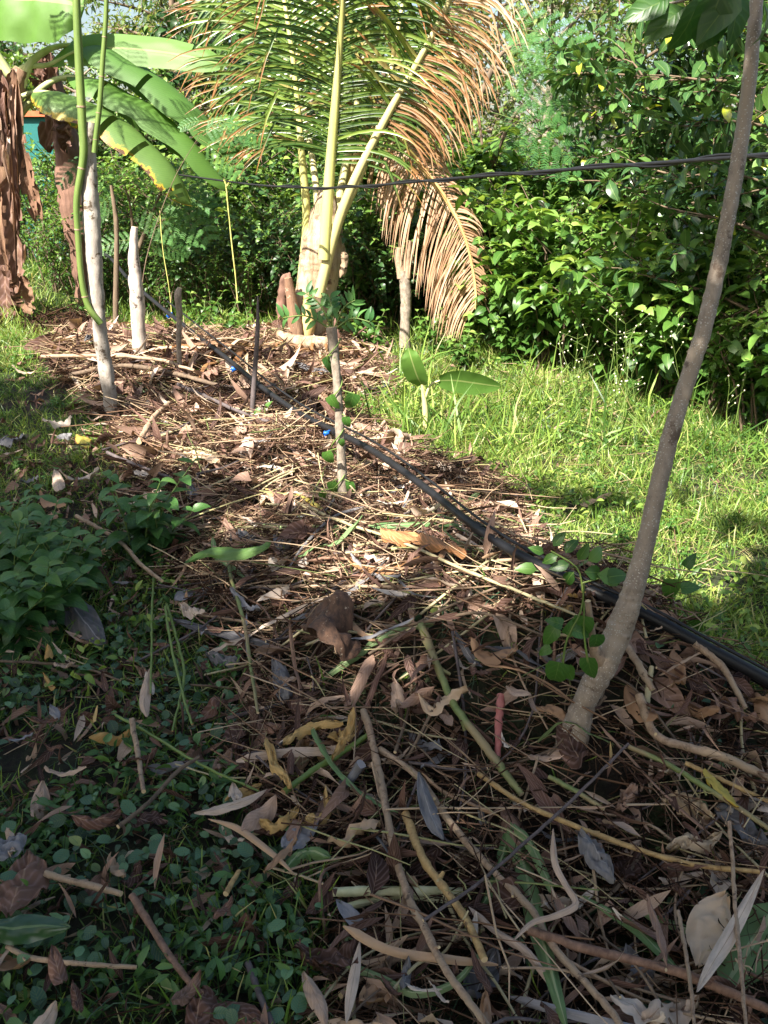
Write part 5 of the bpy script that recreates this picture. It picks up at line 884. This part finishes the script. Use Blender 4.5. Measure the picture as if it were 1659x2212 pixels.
HL_ = [
 ('dead_leaf', 'orange brown folded sheath leaf lying in the sun left of the pipe', 'sheath_leaf', [(826, 1146), (870, 1150), (920, 1160), (965, 1174), (1008, 1196)], 36, .13, 1.05, .3, .35, lambda s: (1 - s) ** .45 * np.minimum(1, s * 9 + .55)),
 ('dead_leaf', 'curled tan tail of leaf drooping from the brown sheath leaf', 'palm_brown', [(750, 1200), (790, 1228), (835, 1230), (880, 1215), (905, 1200)], 11, .08, .5, .3, .3, strp),
 ('dead_leaf', 'yellow strip of leaf lying on the mulch near the centre stake', 'strap_yellow', [(632, 1060), (665, 1078), (690, 1095), (715, 1110)], 8, .09, .4, .2, .6, lens),
 ('cut_leaf', 'long green cut leaf twisted under the centre stake', 'strap', [(480, 1125), (545, 1130), (620, 1138), (700, 1136), (800, 1142), (850, 1148)], 9, .07, .4, .35, .3, lens),
 ('cut_leaf', 'dark green cut leaf behind the brown sheath leaf', 'strap', [(795, 1135), (870, 1132), (940, 1130), (1000, 1133)], 9, .09, .3, .1, .0, strp),
 ('cut_leaf', 'pale green strap leaf pointing up toward the grass', 'strap', [(935, 1165), (965, 1130), (1000, 1095), (1040, 1055)], 15, .07, .3, .2, .4, lens),
 ('cut_leaf', 'green pointed leaf drooping over a bare stem at left centre', 'herb', [(585, 1168), (560, 1182), (500, 1192), (450, 1188), (400, 1215)], 20, .22, .5, .15, .9, lens),
 ('dead_leaf', 'grey leaf leaning against the left hand herbs', 'greyleaf', [(122, 1268), (150, 1300), (185, 1345), (222, 1390)], 34, .10, .3, .25, .1, lens),
 ('dead_leaf', 'long dark purplish husk strip left of the fibrous husk', 'greyleaf', [(365, 1335), (430, 1352), (520, 1375), (610, 1402)], 15, .07, .6, .3, .1, lens),
 ('dead_leaf', 'yellow twisted leaf hanging down in the left litter', 'yellowdry', [(576, 1595), (585, 1620), (592, 1650), (615, 1675), (628, 1700)], 15, .12, .9, .8, .6, strp),
 ('dead_leaf', 'yellow crumpled leaf arching at left of the long tan stick', 'yellowdry', [(612, 1605), (640, 1580), (680, 1565), (740, 1558)], 15, .12, .9, .8, .7, strp),
 ('dead_leaf', 'yellow crumpled leaf standing beside the stick top', 'yellowdry', [(762, 1530), (756, 1565), (738, 1600), (718, 1640)], 14, .13, .9, .8, .3, strp),
 ('dead_leaf', 'crumpled ochre leaf end, left of two on the ground', 'yellowdry', [(560, 1772), (590, 1782), (625, 1765), (645, 1742)], 15, .09, .8, .9, .5, strp),
 ('dead_leaf', 'crumpled ochre leaf end, right of two with green base', 'yellowdry', [(645, 1768), (680, 1768), (708, 1745), (702, 1705)], 14, .09, .8, .9, .6, strp),
 ('dead_leaf', 'flat tan leaf under the yellow twisted leaf', 'yellowdry', [(485, 1730), (510, 1715), (540, 1705), (565, 1695)], 14, .07, .4, .3, .4, lens),
 ('dead_leaf', 'pale tan papery leaf in the middle of the litter', 'palm_tan', [(905, 1500), (935, 1535), (960, 1505), (1010, 1488)], 18, .11, .6, .5, .9, lens),
 ('dead_leaf', 'blue grey oval leaf lying above the pale strap', 'greyleaf', [(612, 1832), (630, 1815), (655, 1795), (688, 1775)], 26, .08, .3, .2, .8, lens),
 ('dead_leaf', 'large mauve brown leaf at the left edge', 'dryleaf', [(15, 1975), (35, 1930), (55, 1880), (62, 1838)], 46, .08, .3, .25, .35, lens),
 ('dead_leaf', 'blue grey ragged leaf at the left edge above the mauve leaf', 'greyleaf', [(-20, 1850), (10, 1835), (35, 1815), (58, 1805)], 26, .09, .3, .4, .7, lens),
 ('dead_leaf', 'rolled reddish brown leaf in the lower left litter', 'dryleaf', [(155, 1762), (190, 1772), (225, 1768), (262, 1752)], 20, .09, 1.0, .4, .28, strp),
 ('green_leaf', 'large glossy dark green leaf at the lower left edge', 'glossy', [(-30, 2000), (20, 2005), (80, 2000), (152, 2002)], 30, .10, .3, .1, .1, lens),
 ('dead_leaf', 'big curled brown leaf at the bottom edge left of centre', 'dryleaf', [(420, 2235), (425, 2190), (440, 2150), (428, 2135)], 32, .07, .6, .4, .25, lens),
 ('dead_leaf', 'big brown leaf half at the bottom edge beside the curled one', 'dryleaf', [(440, 2200), (480, 2185), (530, 2190), (570, 2215)], 28, .06, .5, .3, .3, lens),
 ('strap_leaf', 'pale dry strap curving over the litter at left centre', 'palm_tan', [(450, 1769), (490, 1778), (525, 1794), (590, 1844), (637, 1889)], 9, .09, .6, .1, .6, lens),
 ('strap_leaf', 'grey tan strap above the curved pale strap', 'dryleaf', [(420, 1756), (460, 1750), (500, 1739), (540, 1725), (578, 1704)], 12, .09, .4, .2, .85, lens),
 ('cut_leaf', 'broad green cut leaf standing in the lower centre litter', 'strap', [(1104, 1770), (1120, 1830), (1136, 1884), (1157, 1985), (1180, 2060), (1222, 2215)], 22, .08, .5, .25, .3, strp),
 ('cut_leaf', 'fluted green cut leaf at left of the broad green one', 'strap', [(1108, 1775), (1090, 1830), (1070, 1900), (1040, 1960)], 14, .07, .6, .25, .1, strp),
 ('cut_leaf', 'folded green cut leaf right of the broad green one', 'strap', [(1110, 1780), (1145, 1820), (1170, 1870), (1195, 1930)], 13, .10, .6, .25, .45, strp),
 ('cut_leaf', 'long green leaf blade slanting to the lower right', 'strap', [(1260, 1935), (1320, 1970), (1375, 2005), (1430, 2060), (1480, 2110)], 12, .08, .4, .15, .1, lens),
 ('cut_leaf', 'long pale green leaf blade under the slanting blade', 'strap', [(1350, 1945), (1420, 1985), (1480, 2005), (1530, 2050)], 11, .07, .4, .15, .6, lens),
 ('strap_leaf', 'tan ribbed leaf strip standing over the green cut leaf', 'dryleaf', [(1195, 1790), (1200, 1860), (1225, 1910), (1245, 1950), (1200, 1975), (1150, 1990), (1110, 2030)], 10, .14, .8, .2, .75, strp),
 ('dead_leaf', 'grey wilted leaf hanging below the sapling base', 'greyleaf', [(1252, 1795), (1275, 1825), (1300, 1860), (1328, 1902)], 27, .13, .5, .5, .45, lens),
 ('dead_leaf', 'dark grey lance shaped leaf over the long tan sticks', 'greyleaf', [(905, 1668), (918, 1720), (935, 1770), (958, 1815)], 19, .13, .4, .25, .4, lens),
 ('dead_leaf', 'pale cream broad leaf at the lower right', 'palm_tan', [(1570, 1932), (1545, 1970), (1525, 2020), (1508, 2085)], 40, .11, .3, .2, 1., lens),
 ('cut_leaf', 'broad green banana leaf piece at the right edge', 'strap', [(1680, 1950), (1650, 2000), (1610, 2060), (1560, 2140)], 52, .08, .25, .1, .25, lens),
 ('strap_leaf', 'long lilac tan leaf strip leaning over the cream leaf', 'dryleaf', [(1506, 2142), (1540, 2080), (1577, 2020), (1615, 1950), (1650, 1878)], 15, .14, .5, .25, .9, lens),
 ('strap_leaf', 'narrow brown leaf strip standing left of the cream leaf', 'dryleaf', [(1397, 1932), (1415, 1985), (1430, 2030), (1441, 2085)], 11, .13, .6, .4, .55, lens),
 ('dead_leaf', 'yellow wilted leaf on the green stem at the right', 'strap_yellow', [(1520, 1662), (1545, 1690), (1570, 1715), (1596, 1745)], 15, .12, .7, .35, .4, lens),
 ('dead_leaf', 'orange crumpled leaf at the right, upper one', 'palm_brown', [(1430, 1730), (1460, 1722), (1500, 1738), (1545, 1760)], 22, .08, .7, .9, .7, lens),
 ('dead_leaf', 'orange crumpled leaf at the right, lower one', 'palm_brown', [(1440, 1830), (1480, 1815), (1520, 1822), (1560, 1800)], 20, .09, .7, .9, .9, lens),
 ('dead_leaf', 'pinkish brown leaf scraps at the right under the stems', 'dryleaf', [(1330, 1748), (1350, 1730), (1370, 1700), (1390, 1700)], 18, .08, .7, .8, .6, lens),
 ('cut_leaf', 'crumpled grey green leaf in the litter above the reed stubs', 'strap', [(715, 1855), (670, 1838), (640, 1850), (615, 1880)], 15, .08, .6, .6, .2, strp),
 ('strap_leaf', 'curved pale green strap looping at the bottom centre', 'strap', [(712, 2040), (750, 2080), (830, 2115), (900, 2145), (985, 2120), (1040, 2055)], 10, .07, .6, .2, .8, strp),
 ('strap_leaf', 'lilac brown straight leaf at the bottom centre', 'dryleaf', [(777, 2034), (768, 2090), (757, 2150), (748, 2210)], 12, .10, .4, .1, .85, lens),
 ('dead_leaf', 'tan arrow shaped leaf at the bottom left of centre', 'dryleaf', [(655, 2100), (670, 2130), (690, 2170), (705, 2215)], 18, .09, .5, .3, .7, lens),
 ('dead_leaf', 'dry leaf curled round the sapling base', 'palm_tan', [(1150, 1530), (1185, 1525), (1215, 1540), (1235, 1580)], 16, .07, .8, .5, .3, lens),
 ('dead_leaf', 'brown sheath strip lying right of the husk', 'palm_tan', [(745, 1330), (775, 1360), (810, 1385)], 9, .10, .5, .2, .4, strp),
 ('dead_leaf', 'wide tan leaf strip standing beside the yellow stalk', 'dryleaf', [(805, 1415), (785, 1455), (765, 1500), (745, 1535)], 14, .10, .4, .2, .6, strp),
 ('dead_leaf', 'mauve grey leaf below the husk', 'greyleaf', [(590, 1420), (605, 1450), (615, 1490), (625, 1505)], 24, .08, .5, .5, .5, lens),
 ('dead_leaf', 'mauve leaf with pointed tip left of the yellow crumpled leaf', 'dryleaf', [(625, 1475), (640, 1500), (655, 1525), (662, 1540)], 28, .07, .4, .3, .32, lens),
 ('dead_leaf', 'grey crumpled leaf in the left litter', 'greyleaf', [(445, 1412), (475, 1420), (500, 1425), (518, 1432)], 18, .08, .5, .6, .3, lens),
 ('dead_leaf', 'standing pinkish dry leaf among the weeds left of centre', 'dryleaf', [(325, 1440), (315, 1480), (312, 1520), (318, 1548)], 13, .10, .5, .2, .75, lens),
 ('dead_leaf', 'dry leaf hanging in front of the left hand herbs', 'dryleaf', [(185, 1165), (188, 1195), (190, 1220), (185, 1235)], 12, .13, .7, .6, .7, lens),
 ('dead_leaf', 'light tan leaf standing in the shaded grass at far left', 'dryleaf', [(118, 1012), (125, 1040), (128, 1060)], 14, .08, .5, .2, .8, lens),
 ('dead_leaf', 'yellow green leaf lying in the grass beside the sprouting stake', 'strap_yellow', [(165, 940), (180, 950), (188, 968)], 16, .06, .3, .2, .3, lens),
 ('dead_leaf', 'purplish round leaf in the grass beside the sprouting stake', 'greyleaf', [(122, 945), (140, 940), (156, 938)], 13, .06, .3, .2, .4, lens),
 ('dead_leaf', 'white dry leaf lying in the sunlit mulch', 'palm_tan', [(400, 980), (425, 975), (450, 985), (475, 995)], 14, .11, .5, .5, 1., lens),
 ('dead_leaf', 'tan leaf piece lying alone in the grass right of the pipe', 'palm_tan', [(1255, 1092), (1285, 1078), (1320, 1064)], 8, .05, .4, .2, .7, strp)]
for i, (nm, lab, mt, pts, w, h, sg, cr, ti, pf) in enumerate(HL_): gleaf(nm, lab, mt, pts, w, h, sg, cr, ti, prof=pf, seed=i)
# fibrous husk
g0 = G(715, 1390); b = B(); sheet(b, [gp(648, 1352, .10), gp(690, 1325, .17), gp(715, 1330, .20), gp(745, 1365, .16), gp(775, 1395, .09)], .085, (.25, -.8, .2), 30, 8, (.3, 1.0), .1, .4, seed=8, crum=.25, prof=lambda s: .75 + .25 * np.sin(pi * s))
solo(b, 'husk', M['husk'], 'dark fibrous husk with pale flecks in the middle of the litter', 'husk')
b = B(); tube(b, [gp(523, 975, .05), gp(540, 970, .06), gp(565, 972, .05)], [.03, .055, .02], 20, 14, .4, bump=.35, seed=3); solo(b, 'stone', M['stone'], 'pinkish pale stone in the sunlit mulch', 'stone')
b = B(); tube(b, [gp(735, 1692, .06), gp(752, 1690, .08), gp(770, 1665, .1), gp(780, 1650, .12)], [.009, .011, .011, .013], 16, 9, .4, bump=.2, seed=3); solo(b, 'bark_chip', M['greyleaf'], 'small pale grey bark roll beside the long jointed stick', 'bark')
# scattered leaves, each one its own object
cls = [('dryleaf', 'mauve brown', 0., .45), ('dryleaf', 'pale tan', .6, 1.), ('greyleaf', 'grey', .1, .9), ('palm_tan', 'cream', .1, .9), ('yellowdry', 'ochre', 0, 1)]
def fall(x, y, L_, zi):
    k = rng.choice(5, p=[.36, .3, .16, .13, .05]); mt, cn, t0, t1 = cls[k]; a = rng.uniform(0, 6.3); z = .045 + .05 * rng.random(); q = []
    for u in (-.5, -.2, .15, .5): q.append([x + math.cos(a) * L_ * u, y + math.sin(a) * L_ * u, float(hz(x, y)) + z + rng.normal(0, .08) * L_ + (.12 * L_ if abs(u) > .4 else 0)])
    b = B(); nar = rng.random() < .45; sheet(b, q, L_ * (rng.uniform(.07, .13) if nar else rng.uniform(.18, .27)), np.append([-math.sin(a), math.cos(a)], rng.normal(0, .3)), 14, 4, rng.uniform(-.5, .8), .1, rng.uniform(t0, t1), seed=int(x * 900) % 997, crum=rng.uniform(.2, .7), prof=lens)
    solo(b, 'fallen_leaf', M[mt], 'small %s dry leaf lying %s' % (cn, FZ[zi]), 'leaf', '%s fallen leaves %s' % (cn, FZ[zi]))
FZ = ['in the shaded foreground litter', 'among the creeping weeds at lower left', 'on the middle of the mulch bank', 'on the far mulch bank', 'in the shaded left hand grass']
for zi, (y0, y1, cnt, ms, L0, L1) in enumerate(((1.0, 2.5, 130, inM, .05, .14), (.95, 2.9, 55, lambda x, y: ~inM(x, y) & (x < .1), .05, .12), (2.5, 4.6, 55, inM, .08, .18), (4.6, 8.8, 45, inM, .12, .3), (2.9, 6.5, 30, lambda x, y: ~inM(x, y) & (x < -.3), .08, .2))):
    x, y = scatter(-4, 4, y0, y1, 80, lambda x, y: ms(x, y) & (np.abs(x) < .15 + .43 * y)); sel = rng.permutation(len(x))[:cnt]
    for i in sel: fall(x[i], y[i], rng.uniform(L0, L1), zi)
# long dry straps and coarse canes in the foreground litter, each one of its own
x, y = scatter(-4, 4, 1.05, 3.6, 60, lambda x, y: inM(x, y) & (np.abs(x) < .15 + .43 * y))
for n_, i in enumerate(rng.permutation(len(x))[:60]):
    L_ = rng.uniform(.16, .42); aa = rng.normal(-.7, .7); bd = rng.normal(0, .09); q = []
    for u in (-.5, -.2, .15, .5):
        X_ = x[i] + math.cos(aa) * L_ * u - math.sin(aa) * bd * L_ * u * u * 3; Y_ = y[i] + math.sin(aa) * L_ * u + math.cos(aa) * bd * L_ * u * u * 3; q.append([X_, Y_, float(hz(X_, Y_)) + .09 + .03 * rng.normal() * (1 if abs(u) > .3 else .3)])
    k = n_ % 5; mt, cn = (('dryleaf', 'mauve brown'), ('palm_tan', 'cream'), ('greyleaf', 'grey'), ('strap', 'pale green'), ('dryleaf', 'mauve brown'))[k]; zt = 'in the near shaded litter' if y[i] < 2.3 else 'across the middle of the mulch'
    b = B(); sheet(b, q, rng.uniform(.005, .013), (-math.sin(aa), math.cos(aa), rng.normal(0, .5)), 20, 2, rng.uniform(.2, 1.1), .05, rng.uniform(.1, .9), seed=n_, crum=rng.uniform(.3, .9), prof=strp); solo(b, 'dry_strap', M[mt], 'narrow %s leaf strap lying %s' % (cn, zt), 'leaf strap', '%s leaf straps %s' % (cn, zt))
# dry palm leaflets strewn round the palm foot and toward the stakes
x, y = [], []
for k in range(110):
    c = (620, 770, 150, 45) if k < 70 else (400, 745, 160, 30); px = rng.normal(c[0], c[2] * .6); py = min(max(rng.normal(c[1], c[3] * .5), 712), 850); p = G(px, py)
    a = math.atan2(p[1] - base[1], p[0] - base[0]) + rng.normal(0, .35) if k < 70 else rng.normal(pi, .5); L_ = rng.uniform(.35, .8); q = [p + np.array([math.cos(a) * L_ * u, math.sin(a) * L_ * u, .03 + .11 * (1 - 3.2 * u * u) * rng.random()]) for u in (-.5, -.1, .25, .5)]
    for w in q: w[2] = max(w[2], float(hz(w[0], w[1])) + .015)
    b = B(); sheet(b, q, rng.uniform(.012, .026), (-math.sin(a), math.cos(a), rng.normal(0, .4)), 14, 1, .5, .0, rng.uniform(0, 1), seed=k, prof=lens)
    far_ = k >= 70; solo(b, 'palm_leaflet', M['palm_tan' if rng.random() < .6 else 'palm_brown'], 'long dry palm leaflet strewn ' + ('between the white stake and the rod' if far_ else 'round the foot of the palm'), 'leaflet', 'dry palm leaflets ' + ('near the white stake' if far_ else 'round the palm foot'))

# ------------------------------------------------------------------ herbs at the left and small weeds
hbT = [leafT(7, .5, 'ov', .25, d, 4, .05, k) for k, d in enumerate((.35, .6, .85))]
def herb(label, px, py, h, ns, ll, group=None, mat='herb', T=None, name='herb'):
    g0 = G(px, py); t = thing(name, label, 'herb', g0, group); sb = B(); lb = B(); P_ = []; D_ = []; S_ = []; T_ = []
    for s in range(ns):
        a = rng.uniform(0, 6.3); l = rng.uniform(.05, .16) * (h / .25); e = g0 + np.array([math.cos(a) * l, math.sin(a) * l, h * rng.uniform(.6, 1)]); c = tube(sb, [g0 + np.array([math.cos(a), math.sin(a), 0]) * .02, (g0 + e) / 2 + [0, 0, h * .1], e], [.004, .003, .002], 12, 5, .4, cap=False)
        kk = max(4, int(h / .055))
        for j in range(kk):
            f = (j + 1) / kk; p = c[int(f * 11)]; a2 = j * pi / 2 + a
            for sg in (0, pi): P_.append(p); D_.append([math.cos(a2 + sg), math.sin(a2 + sg), .25 + .5 * (f > .9)]); S_.append(ll * (1.1 - .55 * f) * rng.uniform(.8, 1.1)); T_.append(np.clip(f * .7 + rng.normal(0, .15), 0, 1))
    n = len(P_); up = rnd(n, .2); up[:, 2] += 1; up[:, 1] -= .2; leaves(lb, T or hbT, P_, np.array(D_), up, np.array(S_), np.array(T_)); part(sb, 'stem', M['greenstem'], t); part(lb, 'foliage', M[mat], t); return t
HG2 = 'broad leaved herbs at the left edge'
HK = 1.2
for i, (px, py, h, lab) in enumerate(((25, 1330, .3, 'leafy herb at the left edge beside the grey leaf'), (95, 1370, .28, 'lowest leafy herb of the left clump, next to the grey leaning leaf'), (20, 1400, .24, 'leafy herb at the left edge, nearest the camera'), (90, 1270, .30, 'leafy herb in the middle of the left clump'), (150, 1300, .24, 'right hand leafy herb of the left clump'), (20, 1230, .26, 'rear leafy herb at the left edge'), (300, 1225, .34, 'leafy herb standing apart where the brown twig crosses'), (345, 1200, .26, 'small leafy herb next to the mulch at left centre'))):
    herb(lab, px, py, h * HK, 7 if i < 6 else 5, .145)
x, y = scatter(-4, 3.5, 2.4, 6.5, 9, lambda x, y: ~inM(x, y) & (np.abs(x) < .15 + .43 * y))
for i in rng.permutation(len(x))[:34]:
    px, py = proj(x[i], y[i], float(hz(x[i], y[i]))); herb('small leafy weed growing in the ' + ('left hand grass' if x[i] < 0 else 'grass right of the pipe'), float(px), float(py), rng.uniform(.07, .13), 4, .045, 'small weeds in the ' + ('left hand grass' if x[i] < 0 else 'right hand grass'), 'vine', name='weed')
# big-leaf sunlit weeds near hedge and palm
for px, py, h, lab in ((500, 745, .35, 'bright weed left of the palm foot'), (800, 760, .35, 'bright weed between the palm and the cut stake'), (925, 775, .45, 'three leaved bright weed right of the cut stake'), (1000, 800, .4, 'bright weed at the front of the hedge'), (1100, 790, .45, 'bright broad weed before the hedge in the sun'), (440, 725, .4, 'bright weed behind the slender stake'), (385, 700, .35, 'bushy weed round the top of the slender stake'), (190, 700, .3, 'weed at the foot of the banana stem')):
    herb(lab, px, py, h, 5, .12, mat='hedge', T=ovT, name='weed')
# flowering grass stalks along the hedge
bs = []
for k in range(26):
    px = rng.uniform(1120, 1600); py = rng.uniform(830, 950) + (px - 1120) * .08; p = G(px, py); h = rng.uniform(.35, .75); e = p + np.array([rng.normal(0, .12), rng.normal(0, .1), h]); t = thing('weed_stalk', 'tall thin weed stalk with tiny seed heads in front of the hedge', 'weed', p, 'tall weed stalks before the hedge'); b = B(); fb = B()
    c = tube(b, [p, (p + e) / 2 + rng.normal(0, .02, 3), e], [.0035, .0025, .0015], 14, 4, .5, cap=False)
    for j in range(7):
        q = c[rng.integers(7, 14)]; e2 = q + np.array([rng.normal(0, .06), rng.normal(0, .05), rng.uniform(.02, .1)]); tube(b, [q, e2], [.0015, .001], 3, 3, .5, cap=False); fb = B(); tube(fb, [e2 - [0, 0, .005], e2, e2 + [0, 0, .005]], [.002, .0055, .002], 5, 6, .5); part(fb, 'seed_head', M['flower'], t)
    part(b, 'stem', M['greenstem'], t)
# dark rotted clump by the banana
x = []; b = B(); c0 = G(150, 722); n = 500; xx = rng.normal(c0[0], .28, n); yy = rng.normal(c0[1], .2, n); rr = np.exp(-(((xx - c0[0]) / .35) ** 2 + ((yy - c0[1]) / .3) ** 2)); straws(b, xx, yy, .25 * rr * rng.random(n), rng.uniform(.08, .35, n), rng.uniform(.003, .007, n), rng.uniform(0, .35, n), tilt=.6)
solo(b, 'rotted_clump', M['straw'], 'dark mound of rotted banana trash near the banana plant', 'plant debris', kind='stuff')
